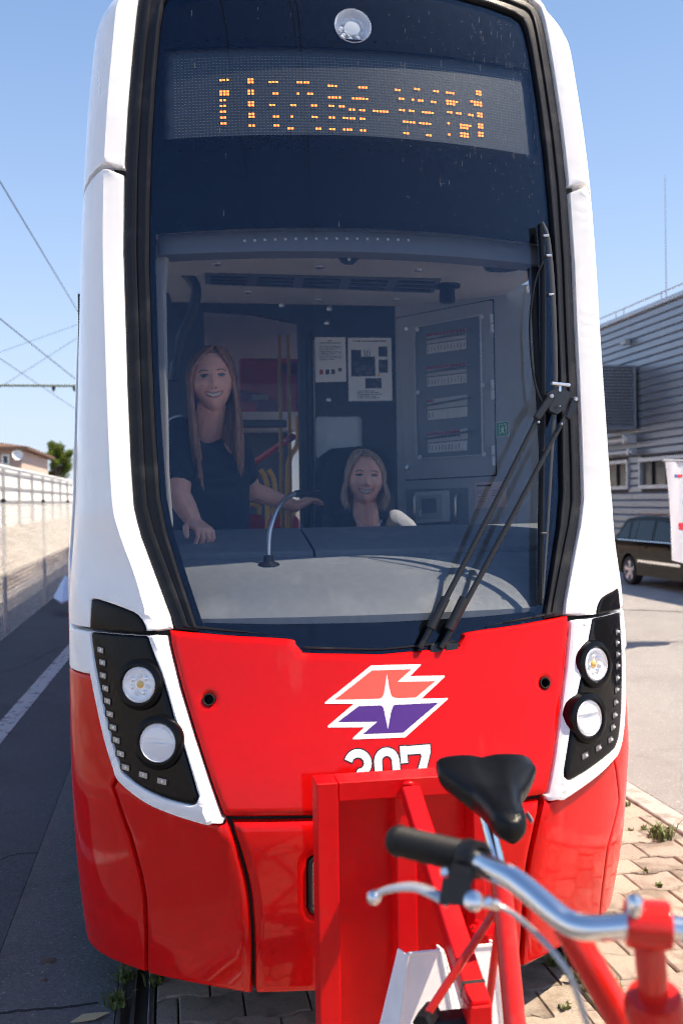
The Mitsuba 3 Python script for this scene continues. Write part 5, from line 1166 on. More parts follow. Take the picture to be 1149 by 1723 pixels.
for (tl, tr, br, bl), ticks in (([(721, 563), (787, 553), (787, 587), (721, 596)], 12), ([(721, 618), (787, 610), (788, 644), (722, 651)], 12), ([(722, 673), (789, 664), (789, 701), (723, 707)], 2), ([(723, 729), (789, 721), (789, 758), (723.5, 762)], 10)):
    Q = lambda u, v_: lerp(lerp(tl, tr, u), lerp(bl, br, u), v_)
    rk = add('breaker_row', onc([Q(0, 0), Q(1, 0), Q(1, .48), Q(0, .48)], .014, .006), 'mat_breaker', FWk, False)
    add('label_tiles', cat_(*[onc([Q((i + .06) / 12, .55), Q((i + .94) / 12, .55), Q((i + .94) / 12, 1), Q((i + .06) / 12, 1)], .014, .005) for i in range(12)]), 'mat_light_grey', rk, False, kind='stuff')
    add('label_marks', cat_(*[onc([Q((i + .40) / 12, .64 + .06 * (i % 3)), Q((i + .60) / 12, .64), Q((i + .60) / 12, .92 - .05 * (i % 2)), Q((i + .40) / 12, .92)], .0192, .0005) for i in range(ticks)]), 'mat_ink', rk, False, kind='stuff')
    add('toggles', cat_(*[onc([Q((i + .25) / 12, .02), Q((i + .75) / 12, .02), Q((i + .75) / 12, .14), Q((i + .25) / 12, .14)], .0202, .010) for i in range(ticks)]), 'mat_toggle', rk, False, kind='stuff')
    add('sockets', cat_(*[onc([Q((i + .2) / 12, .24), Q((i + .8) / 12, .24), Q((i + .8) / 12, .32), Q((i + .2) / 12, .32)], .0202, .002) for i in range(ticks)]), 'mat_ink', rk, False, kind='stuff')
    add('lock_bar', tube([cbp(*(np.array(Q(-.15, .26))), .034), cbp(*(np.array(Q(1.06, .12))), .034)], .005, 8), 'mat_cabinet_dark', rk)
IP = add('intercom_panel', onc([(683, 823), (787, 821), (789, 882), (686, 885)], .001, .004), 'mat_cabinet_dark', CAB, False)
add('intercom', onc([(705, 828), (757, 825), (758, 877), (706, 880)], .006, .03), 'mat_breaker', IP, False)
add('intercom_face', onc([(710, 834), (750, 832), (751, 872), (711, 874)], .0365, .003), 'mat_cabinet', IP, False)
add('intercom_screen', onc([(716, 839), (741, 838), (742, 862), (717, 864)], .040, .001), 'mat_cabinet_dark', IP, False)
add('intercom_key', onc([(713, 858), (716, 858), (716, 869), (713, 869)], .0402, .003), 'mat_light_grey', IP, False)
for x_ in (697, 766): add('handle', tube(spline([cbp(x_ + 6, 832, .006), cbp(x_, 836, .035), cbp(x_, 854, .04), cbp(x_, 872, .035), cbp(x_ + 6, 877, .006)], 5), .006, 10), 'mat_steel', IP, True)
# papers
def paper(label, q4, y, plane='wall'):
    k = thing('notice', label, 'notice'); return k
def onr(pts, off, th): return prism(Polygon([ry(*q, YR - off) for q in pts]), (0, -th, 0), (0, YR - off, 0), (1, 0, 0), (0, 0, 1))
def sheet_text(k, Q, rows, fn, m='mat_ink'):
    add('text_lines', cat_(*[fn([Q(u0, v0), Q(u1, v0), Q(u1, v0 + h), Q(u0, v0 + h)]) for u0, u1, v0, h in rows]), m, k, False, kind='stuff')
k = thing('notice', 'smaller white notice sheet taped to the dark cab wall, left of the one with photographs', 'notice')
q4 = [(529, 567), (581, 567), (582.5, 642), (530.5, 643)]; Q = lambda u, v_: lerp(lerp(q4[0], q4[1], u), lerp(q4[3], q4[2], u), v_)
add('sheet', onr(q4, .002, .001), 'mat_paper', k, False)
rows = [(.42, .56, .07, .018), (.16, .84, .12, .018)] + [(.14, .88 - .25 * (i % 3 == 2), .20 + .037 * i, .012) for i in range(9)]
sheet_text(k, Q, rows, lambda p: onr(p, .0032, .0004))
for i, (u0, m_) in enumerate(((.14, 'mat_toggle'), (.34, 'mat_photo'), (.52, 'mat_photo'))): add('picture', onr([Q(u0, .72), Q(u0 + .12, .72), Q(u0 + .12, .83), Q(u0, .83)], .0032, .0004), m_, k, False)
add('picture', onr([Q(.74, .69), Q(.87, .69), Q(.87, .765), Q(.74, .765)], .0032, .0004), 'mat_photo', k, False)
k = thing('notice', 'larger white notice sheet with dark photographs, taped to the dark cab wall', 'notice')
q4b = [(585, 568), (658, 568), (660, 674), (586.5, 675)]; Qb = lambda u, v_: lerp(lerp(q4b[0], q4b[1], u), lerp(q4b[3], q4b[2], u), v_)
add('sheet', onr(q4b, .002, .001), 'mat_paper', k, False)
sheet_text(k, Qb, [(.12, .30, .045, .016), (.32, .88, .045, .016)] + [(.2, .62 + .08 * (i % 3), .835 + .028 * i, .010) for i in range(5)], lambda p: onr(p, .0032, .0004))
for u0, v0, u1, v1 in ((.07, .30, .62, .61), (.07, .19, .30, .30), (.70, .14, .91, .30), (.70, .345, .91, .555), (.39, .64, .76, .80)): add('picture', onr([Qb(u0, v0), Qb(u1, v0), Qb(u1, v1), Qb(u0, v1)], .0032, .0004), 'mat_photo', k, False)
for u0 in (.36, .42, .48): add('picture', onr([Qb(u0, .19), Qb(u0 + .02, .19), Qb(u0 + .04, .30), Qb(u0 + .02, .30)], .0032, .0004), 'mat_photo', k, False)
add('marker', onr([Qb(.66, .575), Qb(.73, .575), Qb(.73, .605), Qb(.66, .605)], .0032, .0004), 'mat_yellow_plastic', k, False)
k = thing('notice', 'pinkish notice sheet on the grey switch cabinet, beside the intercom panel', 'notice')
q4c = [(799, 812), (852, 810), (853, 853), (800, 856)]; Qc = lambda u, v_: lerp(lerp(q4c[0], q4c[1], u), lerp(q4c[3], q4c[2], u), v_)
mat('mat_paper_pink', (0.50, 0.42, 0.42), 0.8)
add('sheet', onc(q4c, .002, .001), 'mat_paper_pink', k, False)
sheet_text(k, Qc, [(.06, .52, .09, .07)] + [(.06, .30, .32 + .1 * i, .02) for i in range(5)] + [(.55, .9, .32 + .1 * i, .015) for i in range(4)], lambda p: onc(p, .0032, .0004))
k = thing('sticker', 'green emergency exit sticker with a running figure on the switch cabinet', 'sticker')
q4d = [(834, 711), (856, 708.5), (856.8, 733), (835.5, 735.5)]; Qd = lambda u, v_: lerp(lerp(q4d[0], q4d[1], u), lerp(q4d[3], q4d[2], u), v_)
rect = lambda u0, v0, u1, v1: [Qd(u0, v0), Qd(u1, v0), Qd(u1, v1), Qd(u0, v1)]
add('edge', onc(rect(0, 0, 1, 1), .0022, .001), 'mat_paper', k, False); add('field', onc(rect(.04, .04, .96, .96), .0034, .0006), 'mat_sign_green', k, False)
add('door_symbol', cat_(onc(rect(.25, .14, .30, .88), .0041, .0005), onc(rect(.76, .14, .81, .88), .0041, .0005), onc(rect(.30, .14, .76, .19), .0041, .0005)), 'mat_paper', k, False, kind='stuff')
add('figure', cat_(onc([Qd(.50, .30), Qd(.60, .30), Qd(.62, .40), Qd(.50, .42)], .0041, .0005), onc([Qd(.42, .44), Qd(.62, .42), Qd(.56, .64), Qd(.44, .62)], .0041, .0005), onc([Qd(.46, .62), Qd(.58, .62), Qd(.66, .82), Qd(.60, .84)], .0041, .0005), onc([Qd(.44, .60), Qd(.50, .64), Qd(.38, .80), Qd(.32, .78)], .0041, .0005)), 'mat_paper', k, False, kind='stuff')

# dashboard
NU_, NYd = 41, 15
uu = np.linspace(-1, 1, NU_)
def dash_rows(prof, w):
    out = []
    for t, z_ in prof: out.append(np.stack([XC + uu * (w(t)), np.full(NU_, 0.0) + t, np.full(NU_, 0.0) + z_], 1))
    return out
fr = P(uu * .56, np.full(NU_, 1.215)) - N(uu * .56, np.full(NU_, 1.215)) * .045
rear_y, rear_w = 3.245, .82
front_rows = []
for t in np.linspace(0, 1, NYd):
    xe = XC + uu * rear_w; row = np.stack([fr[:, 0] * (1 - t) + xe * t, fr[:, 1] * (1 - t) + rear_y * t, 0 * uu], 1)
    row[:, 2] = 1.212 + .150 * np.sin(t * math.pi / 2 * 1.0) ** .85 - .035 * np.abs(uu) ** 3 * (1 - t) * t * 4
    front_rows.append(row)
front_rows.insert(0, front_rows[0] - [0, 0, .25]); front_rows.append(front_rows[-1] - [0, 0, .03])
def grid_mesh(rows):
    v = np.array(rows); a_, b_ = v.shape[:2]; i, j = np.meshgrid(np.arange(a_ - 1), np.arange(b_ - 1), indexing='ij'); k_ = i * b_ + j
    q_ = np.stack([k_, k_ + 1, k_ + b_ + 1, k_ + b_], -1).reshape(-1, 4); return trimesh.Trimesh(v.reshape(-1, 3), np.vstack([q_[:, [0, 1, 2]], q_[:, [0, 2, 3]]]), process=False)
DA = add('dashboard', grid_mesh(front_rows), 'mat_dash', TRAM, 35)
def bin_rows(u0, u1):
    ub = np.linspace(u0, u1, 17); rws = []
    for y_, z_ in ((rear_y + .022, 1.30), (rear_y + .022, 1.372), (rear_y + .030, 1.381), (rear_y + .15, 1.405), (rear_y + .30, 1.432), (3.645, 1.447), (3.665, 1.443), (3.670, 1.30), (3.66, .9)):
        rws.append(np.stack([XC + ub, np.full(17, y_) - .04 * (np.abs(ub) / .85) ** 2 * 0, np.full(17, z_)], 1))
    return rws
ux = float(aty(516, 910, 3.45)[0] - XC)
add('binnacle', grid_mesh(bin_rows(-.84, ux - .004)), 'mat_dash', DA, 35); add('binnacle', grid_mesh(bin_rows(ux + .004, .84)), 'mat_dash', DA, 35)
add('dash_groove', box([XC - .84, rear_y - .01, 1.25], [XC + .84, rear_y + .03, 1.352]), 'mat_dash_dark', DA, False)
for u0, u1 in ((-.35, -.05), (.02, .22)):
    ps = P(np.linspace(u0, u1, 12), np.full(12, 1.21)) - N(np.linspace(u0, u1, 12), np.full(12, 1.21)) * .062
    add('defrost_slot', tube(ps + [0, .0, .012], .005, 6), 'mat_dash_dark', DA, True)
# gooseneck microphone
mbp = np.array(aty(452, 948, 3.14)); MK = add('microphone', tube(spline([mbp + [0, 0, .0], aty(453, 905, 3.15), aty(458, 880, 3.16), aty(468, 855, 3.19), aty(482, 838, 3.23), aty(496, 831, 3.27)], 14), np.tile([.0085, .0072], 36)[:71], 10), 'mat_steel', DA, 50)
add('microphone_head', tube(spline([aty(496, 831, 3.27), aty(508, 830, 3.29), aty(536, 827, 3.34)], 6), [.0095] + [.012] * 11 + [.009], 12), 'mat_black_plastic', MK, True)
add('microphone_base', lathe([(.042, -.03), (.040, .004), (.030, .012), (.018, .016), (.015, .035), (0, .038)], mbp - [0, 0, .010], (0, 0, 1), 24), 'mat_black_plastic', MK, 40)
# driver's seat
sb = Polygon([ry(*q, 4.36) for q in ((532, 905), (531, 800), (540, 768), (560, 754), (610, 750), (640, 755), (658, 775), (664, 830), (664, 905))]).buffer(.03).buffer(-.03)
sbm = prism(sb.buffer(-.03), (0, .10, 0), (0, 4.36, 0), (1, 0, 0), (0, 0, 1)); sb2 = prism(sb, (0, .05, 0), (0, 4.385, 0), (1, 0, 0), (0, 0, 1))
SE = add('driver_seat', cat_(sbm), 'mat_seat_navy', TRAM, 30); add('seat_shell', sb2, 'mat_seat_navy', SE, 30)
bx0, _, bx1, _ = sb.bounds; add('backrest', box([bx0 + .02, 4.37, .95], [bx1 - .02, 4.46, sb.bounds[1] + .02], .03), 'mat_seat_navy', SE, 30); add('cushion', box([bx0, 3.88, .86], [bx1, 4.42, .98], .04), 'mat_seat_navy', SE, 30)
add('pedestal', box([bx0 + .15, 4.0, .42], [bx1 - .15, 4.3, .86], .01), 'mat_black_plastic', SE)
# passenger saloon
add('end_wall', box([XC - 1.02, 13.4, .42], [XC + 1.02, 13.45, 2.47]), 'mat_ceiling_dark', TRAM, False)
for q, y_, r_ in (([(500, 700), (501, 745), (488, 770), (485, 800), (484, 930)], 6.4, .018), ([(438, 790), (447, 806), (450, 830), (450, 930)], 7.2, .018), ([(452, 790), (461, 808), (463, 835), (463, 930)], 7.6, .018)):
    p_ = spline([aty(*k_, y_) for k_ in q], 5); p_ = np.vstack([p_, [p_[-1][0], y_, .42]]); add('grab_pole', tube(p_, r_, 12), 'mat_yellow_pole', TRAM, True)
add('ceiling_bar', tube([aty(420, 783, 7.0), aty(492, 735, 5.4)], .02, 10), 'mat_seat_red', TRAM, True)
def pseat(px0, px1, pyt, y_, rot):
    a_, b_ = aty(px0, pyt, y_), aty(px1, pyt, y_); w_ = b_[0] - a_[0]; zt2 = a_[2]
    g_ = sbox(0, zt2 - .62, w_, zt2).buffer(-.05).buffer(.05)
    m_ = prism(g_, (0, .06, 0), (0, 0, 0), (1, 0, 0), (0, 0, 1)); v_ = np.array(m_.vertices); v_[:, 1] += (v_[:, 2] - zt2) * -.18
    v_[:, 0] += a_[0]; v_[:, 1] += y_
    k_ = add('passenger_seat', trimesh.Trimesh(v_, m_.faces, process=False), 'mat_seat_red', TRAM, 30)
    add('cushion', box([a_[0], y_ - .42, zt2 - .66], [b_[0], y_ + .1, zt2 - .58], .03), 'mat_seat_red', k_, 30)
    add('seat_leg', box([a_[0] + w_ * .4, y_ - .25, .42], [a_[0] + w_ * .6, y_, zt2 - .66]), 'mat_steel', k_)
    add('seat_handle', tube(spline([[a_[0] + .04, y_ + .03, zt2 - .04], [a_[0] + .04, y_ + .05, zt2 + .05], [b_[0] - .04, y_ + .05, zt2 + .05], [b_[0] - .04, y_ + .03, zt2 - .04]], 6), .014, 10), 'mat_yellow_pole', k_, True)
pseat(392, 446, 866, 6.2, 0); pseat(452, 504, 868, 6.6, 0); pseat(300, 350, 860, 7.2, 0)
a_, b_ = aty(402, 602, 5.7), aty(506, 692, 5.7); add('partition_panel', box([a_[0], 5.7, b_[2]], [b_[0], 5.74, a_[2]], .01), 'mat_partition_red', TRAM, 30)
a2, b2 = aty(424, 664, 5.69), aty(452, 672, 5.69); add('partition_label', box([a2[0], 5.694, b2[2]], [b2[0], 5.6985, a2[2]]), 'mat_light_grey', TRAM, False)
mat('mat_partition_red', proc(lambda p, n, uv: mix((0.70, 0.045, 0.04), (0.25, 0.02, 0.035), smoothstep(.45, .6, noise(p.x * 7, p.z * 13)))), 0.4)
for q in (471, 486): c_ = aty(q, 650, 5.5); add('grab_pole', tube([[c_[0], 5.5, .42], [c_[0], 5.5, 2.47]], .010, 12), 'mat_yellow_pole', TRAM, True)
mat('mat_dust', (0.30, 0.29, 0.28), 0.9)
rd_ = np.random.default_rng(21); dm = []
for _ in range(1500):
    s_, z_ = rd_.uniform(-.58, .60), rd_.uniform(2.36, 3.08)
    if rd_.uniform() > .06 + .94 * np.clip((s_ - .05) / .45, 0, 1) * np.clip((z_ - 2.36) / .3, 0, 1): continue
    w_, h_ = (rd_.uniform(.0004, .0009), rd_.uniform(.0005, .0011)) if rd_.uniform() < .8 else (rd_.uniform(.0002, .0004), rd_.uniform(.004, .012))
    if abs(s_) > xof(FI[:20], z_) - .02: continue
    c_ = P(s_, z_) + N(s_, z_) * -.0045; dm.append(np.array([c_ + [-w_, 0, -h_], c_ + [w_, 0, -h_], c_ + [w_, 0, h_], c_ + [-w_, 0, h_]]))
dm = np.vstack(dm); i_ = np.arange(len(dm) // 4)[:, None] * 4
add('dust_specks', trimesh.Trimesh(dm, np.vstack([i_ + [0, 1, 2], i_ + [0, 2, 3]]), process=False), 'mat_dust', gk, False, kind='stuff')
# wiper on the outside of the windscreen
WP = add('wiper', cat_(*[patch(Polygon([(x - .018, 1.10), (x + .022, 1.10), (x + .028, 1.128), (x - .012, 1.128)]), .012, .012, .003, .02) for x in (.155, .20)]), 'mat_black_metal', TRAM, 30)
def on(pts, off): return np.array([onto(*q, o) for q, o in zip(pts, np.broadcast_to(off, (len(pts),)))])
for pts in ([(703, 1092), (800, 893), (889, 706)], [(738, 1092), (850, 870), (941, 690)]):
    p_ = on(pts, (.022, .05, .052)); p_ = spline(p_, 10)
    ak = add('arm', tube(p_, np.linspace(.0092, .0070, len(p_)), 12, flat=((0, -1, 0), .75)), 'mat_black_metal', WP, True)
for pts in ([(718, 1060), (742, 1010)], [(748, 1062), (772, 1010)]): add('arm_sleeve', tube(on(pts, (.035, .04)), .0135, 14), 'mat_black_metal', WP, 50)
for pts in ([(893, 698), (909, 674)], [(940, 700), (947, 679)]):
    p_ = on(pts, .056); add('link', bar(p_[0] - (p_[1] - p_[0]) * .5, p_[1] + (p_[1] - p_[0]) * .15, .022, .014, (0, -1, 0), .003), 'mat_black_metal', WP)
hb_ = [onto(*q, o) for o in (.034, .05) for q in ((903, 668), (926, 654), (944, 667), (938, 690), (921, 702), (909, 696))]
add('link_plate', trimesh.Trimesh(*hull_(np.array(hb_)), process=False), 'mat_black_metal', WP, False)
for q, r_ in (((908, 673), .0075), ((947, 678), .0075), ((921, 690), .004), ((887, 716), .005), ((924, 719), .005)):
    c_ = onto(*q, .062); add('bolt', lathe([(r_, -.006), (r_, .001), (r_ * .6, .005), (0, .006)], c_, (-.1, -1, .1), 14), 'mat_chrome', WP, True)
add('cross_pin', cat_(tube(on([(911, 651), (940, 653.5)], .052), .0058, 12), tube(on([(925, 653), (925, 664)], .05), .005, 10)), 'mat_chrome', WP, True)
bl = spline(on([(904, 380), (908, 450), (909, 560), (908, 700), (906, 850), (904, 1018)], .014), 8)
add('blade_rubber', tube(bl, .0085, 8, flat=((0, -1, 0), 1.7)), 'mat_black_plastic', WP, 40)
spn = spline(on([(904.5, 377), (911, 405), (916, 470), (920, 560), (922, 655), (917, 760), (912, 880), (906, 1010)], (.025, .032, .036, .038, .038, .036, .032, .024)), 8)
mat('mat_wiper_spine', (0.05, 0.05, 0.055), 0.35)
add('blade_spine', tube(spn, np.interp(np.linspace(0, 1, len(spn)), [0, .1, .3, .6, 1], [.003, .006, .0085, .007, .003]), 8, flat=((0, -1, 0), .5)), 'mat_wiper_spine', WP, 40)
for q in ((907, 402), (912, 435), (916, 500), (908, 760), (905, 900)):
    c_ = onto(*q, .030); add('blade_clip', box(c_ - [.009, .010, .0035], c_ + [.009, .010, .0035], .001), 'mat_wiper_spine' if q[1] > 600 else 'mat_steel', WP)
hz = spline(on([(903, 445), (893, 480), (886, 540), (888, 610), (894, 660), (905, 690)], (.03, .02, .018, .02, .03, .04)), 8)
add('washer_hose', tube(hz, .0038, 8), 'mat_black_plastic', WP, True)

# ------------------------------------------------------------------ people
mat('mat_skin', proc(lambda p, n, uv: mix((0.74, 0.385, 0.29), (0.80, 0.43, 0.325), noise(p.x * 40, p.y * 40, p.z * 40))), 0.5, spec=0.35)
mat('mat_cheek', (0.50, 0.24, 0.20), 0.5); mat('mat_lip', (0.36, 0.10, 0.10), 0.35); mat('mat_teeth', (0.62, 0.57, 0.50), 0.3); mat('mat_eye_white', (0.42, 0.40, 0.40), 0.3); mat('mat_iris', (0.05, 0.08, 0.11), 0.2); mat('mat_lash', (0.03, 0.02, 0.018), 0.7); mat('mat_brow', (0.16, 0.095, 0.06), 0.8)
def hairmat(name, a, b): return mat(name, proc(lambda p, n, uv: mix(a, b, noise(p.x * 190, p.y * 190, p.z * 7))), 0.42, spec=0.4)
hairmat('mat_hair_blonde', (0.16, 0.065, 0.030), (0.36, 0.18, 0.095)); hairmat('mat_hair_bob', (0.22, 0.135, 0.085), (0.46, 0.33, 0.22))
mat('mat_top_navy', dirt((0.010, 0.016, 0.030), 0.02, 12), 0.85); mat('mat_top_black', (0.012, 0.013, 0.018), 0.85); mat('mat_jacket_grey', (0.30, 0.30, 0.33), 0.85); mat('mat_stripe', (0.65, 0.65, 0.68), 0.8); mat('mat_stripe_red', (0.40, 0.05, 0.07), 0.8)
def face_front(x, z):
    """Bumps of the face, metres forward, over the egg of the head."""
    g = lambda cx, cz, sx, sz_, a: a * np.exp(-((x - cx) / sx) ** 2 - ((z - cz) / sz_) ** 2)
    o = 0
    nose = np.interp(z, [-.036, -.029, -.021, -.008, .012, .028], [0, .006, .0185, .015, .0075, 0])
    o = o + nose * np.exp(-(x / (.0085 + .004 * np.exp(-((z + .03) / .010) ** 2))) ** 2)
    for s_ in (-1, 1):
        o = o + g(s_ * .0125, -.026, .0065, .006, .006) + g(s_ * .031, .012, .016, .010, -.0085) + g(s_ * .033, .028, .022, .007, .004) + g(s_ * .041, -.022, .019, .016, .009) + g(s_ * .031, -.044, .006, .016, -.003)
    o = o + g(0, -.052, .030, .018, .0045) + g(0, -.067, .022, .006, -.003) + g(0, -.090, .020, .014, .009)
    return o
def head_mesh(k=1.0):
    m = trimesh.creation.icosphere(subdivisions=5, radius=1.0); d_ = np.array(m.vertices)
    x, y, z = d_.T                                        # y < 0 is the face
    rx = .077 * np.where(z < 0, 1 - .30 * np.abs(z) ** 1.7, 1 - .03 * z); rz = np.where(z < 0, .112, .110); ry_ = np.where(y < 0, .092, .098)
    X, Y, Z = x * rx, y * ry_, z * rz
    Y = np.where(z < 0, Y * (1 - .10 * np.abs(z) ** 2) - .012 * np.abs(z) ** 2 * 1, Y)
    Y = np.where((y > 0) & (z < -.2), Y * (1 - .45 * np.clip(-z - .2, 0, 1)), Y)
    w_ = np.clip(-y * 2.2, 0, 1)
    Y = Y - w_ * face_front(X, Z)
    return trimesh.Trimesh(np.stack([X, Y, Z], 1) * k, m.faces, process=False)
def rot(yaw=0, pitch=0, roll=0):
    R = trimesh.transformations.euler_matrix
    return R(pitch, roll, yaw, 'rxyz')[:3, :3] if False else (trimesh.transformations.rotation_matrix(yaw, [0, 0, 1]) @ trimesh.transformations.rotation_matrix(pitch, [1, 0, 0]) @ trimesh.transformations.rotation_matrix(roll, [0, 1, 0]))[:3, :3]
def cone(a, ra, b, rb, n=14):
    s_ = m3.Manifold.sphere(1.0, n)
    return m3.Manifold.batch_hull([s_.scale((ra,) * 3).translate(tuple(map(float, a))), s_.scale((rb,) * 3).translate(tuple(map(float, b)))])
def ell(c, r, R=None):
    s_ = m3.Manifold.sphere(1.0, 24).scale(tuple(map(float, r)))
    return s_.translate(tuple(map(float, c)))
def chain(pts, rs_): return [cone(a, ra, b, rb) for (a, ra), (b, rb) in zip(list(zip(pts, rs_))[:-1], list(zip(pts, rs_))[1:])]
def fuse(parts, edge, it=8):
    m = m3.Manifold.batch_boolean(parts, m3.OpType.Add).refine_to_length(edge); me = m.to_mesh()
    t = trimesh.Trimesh(np.array(me.vert_properties[:, :3]), np.array(me.tri_verts), process=True)
    trimesh.smoothing.filter_taubin(t, lamb=.5, nu=.52, iterations=it)
    return t
def hand(wrist, fdir, palm_n, thumb_side, curl, k=1.0, spread=.10):
    """Palm, four fingers of unequal length, bent at the knuckles, and a thumb from the side of the palm."""
    f_ = fdir / np.linalg.norm(fdir); n_ = palm_n - f_ * (palm_n @ f_); n_ /= np.linalg.norm(n_); s_ = np.cross(f_, n_) * thumb_side
    out = [m3.Manifold.batch_hull([m3.Manifold.sphere(r_ * k, 12).translate(tuple(wrist + (f_ * a + s_ * b) * k)) for a, b, r_ in ((.0, .012, .020), (.0, -.012, .020), (.078, .030, .0115), (.080, .010, .0120), (.078, -.012, .0115), (.070, -.030, .0105), (.035, .034, .0125), (.03, -.026, .013))])]
    for b, L, r_ in ((.030, .070, .0086), (.010, .078, .0090), (-.012, .072, .0086), (-.030, .056, .0076)):
        p_ = wrist + (f_ * .078 + s_ * b) * k; d_ = f_ + s_ * b * spread / .03; d_ /= np.linalg.norm(d_); pts, rs_ = [p_], [r_ * 1.1 * k]
        for i, (fr, cu) in enumerate(((.45, curl[0]), (.30, curl[1]), (.25, curl[2]))):
            ax_ = np.cross(d_, n_); ax_ /= np.linalg.norm(ax_); d_ = trimesh.transformations.rotation_matrix(cu, ax_)[:3, :3] @ d_
            p_ = p_ + d_ * L * fr * k; pts.append(p_); rs_.append(r_ * (1 - .08 * (i + 1)) * k)
        out += chain(pts, rs_)
    p_ = wrist + (f_ * .018 + s_ * .026) * k; d1_ = f_ * .62 + s_ * .70 + n_ * .25; d1_ /= np.linalg.norm(d1_); d2_ = f_ * .90 + s_ * .30 + n_ * .3; d2_ /= np.linalg.norm(d2_)
    out += chain([p_, p_ + d1_ * .038 * k, p_ + (d1_ * .038 + d2_ * .030) * k, p_ + (d1_ * .038 + d2_ * .056) * k], [.0145 * k, .0115 * k, .0102 * k, .0085 * k])
    return out
class Head:
    def __init__(self, c, R, k):
        self.c, self.R, self.k = np.asarray(c, float), R, k
        self.local = head_mesh(); v_ = np.array(self.local.vertices); fr_ = v_[v_[:, 1] < -.005]
        from scipy.interpolate import LinearNDInterpolator
        self.f = LinearNDInterpolator(fr_[:, [0, 2]], fr_[:, 1])
    def w(self, v): return self.c + (np.asarray(v, float) * self.k) @ self.R.T
    def mesh(self): return trimesh.Trimesh(self.w(self.local.vertices), self.local.faces, process=False)
    def decal(self, poly, off=.0006, th=.0012):
        g_ = poly if hasattr(poly, 'geom_type') else Polygon(poly)
        m = trimesh.creation.extrude_polygon(g_, 1.0, engine='earcut'); m = m.subdivide()
        v_ = np.array(m.vertices); y_ = self.f(v_[:, 0], v_[:, 1]); y_ = np.where(np.isnan(y_), np.nanmean(y_), y_)
        return trimesh.Trimesh(self.w(np.stack([v_[:, 0], y_ - off - th * v_[:, 2], v_[:, 1]], 1)), m.faces[:, ::-1], process=False)
    def pt(self, x, z, off=0): return self.w([x, float(self.f(x, z)) - off, z])
def crescent(hw, z_c, z_e, t_up, n=12):
    """A smile: corners at z_e, lower edge z_c in the middle, upper edge t_up above it."""
    x = np.linspace(-hw, hw, n); lo = z_c + (z_e - z_c) * np.abs(x / hw) ** 2.2; up = np.interp(np.abs(x), [0, hw], [z_c + t_up, z_e + .0006]) - .0006 * np.cos(x / hw * math.pi)
    up = np.maximum(up, lo + .0002)
    return Polygon(np.vstack([np.stack([x, lo], 1), np.stack([x, up], 1)[::-1]]))
def face_parts(K, H, eye_open=.0048, ear=False):
    smile = crescent(.0295, -.0610, -.0455, .0100)
    add('lips', H.decal(smile.buffer(.0036)), 'mat_lip', K, True); add('teeth', H.decal(smile, .0014, .0008), 'mat_teeth', K, True)
    for s_ in (-1, 1):
        e_ = shapely.affinity.scale(Point(0, 0).buffer(1, 12), .0135, eye_open); e_ = shapely.affinity.rotate(shapely.affinity.translate(e_, s_ * .0315, .0115), s_ * 4)
        ek = add('eye', H.decal(e_, .0004, .0008), 'mat_eye_white', K, True)
        add('iris', H.decal(Point(s_ * .0315, .0117).buffer(.0066).intersection(e_.buffer(.0002)), .0015, .0006), 'mat_iris', ek, True)
        x = np.linspace(-.0145, .0145, 9); top = .0115 + eye_open * np.sqrt(np.clip(1 - (x / .0150) ** 2, 0, 1))
        add('lash', H.decal(Polygon(np.vstack([np.stack([s_ * .0315 + x, top - .0004], 1), np.stack([s_ * .0315 + x * 1.06, top + .0030], 1)[::-1]])), .0012, .0010), "mat_lash", ek, True)
        add('brow', H.decal(LineString([(s_ * .0165, .0285), (s_ * .028, .0325), (s_ * .039, .0315), (s_ * .047, .0265)]).buffer(.0019), .0006, .0010), 'mat_brow', K, True)
        add('nostril', H.decal(shapely.affinity.scale(Point(s_ * .0072, -.0325).buffer(1, 6), .003, .0016), .0004, .0004), 'mat_lash', K, True)
        add('cheek_blush', H.decal(shapely.affinity.scale(Point(s_ * .041, -.027).buffer(1, 10), .012, .008), .0001, .0003), 'mat_cheek', K, True) if False else None
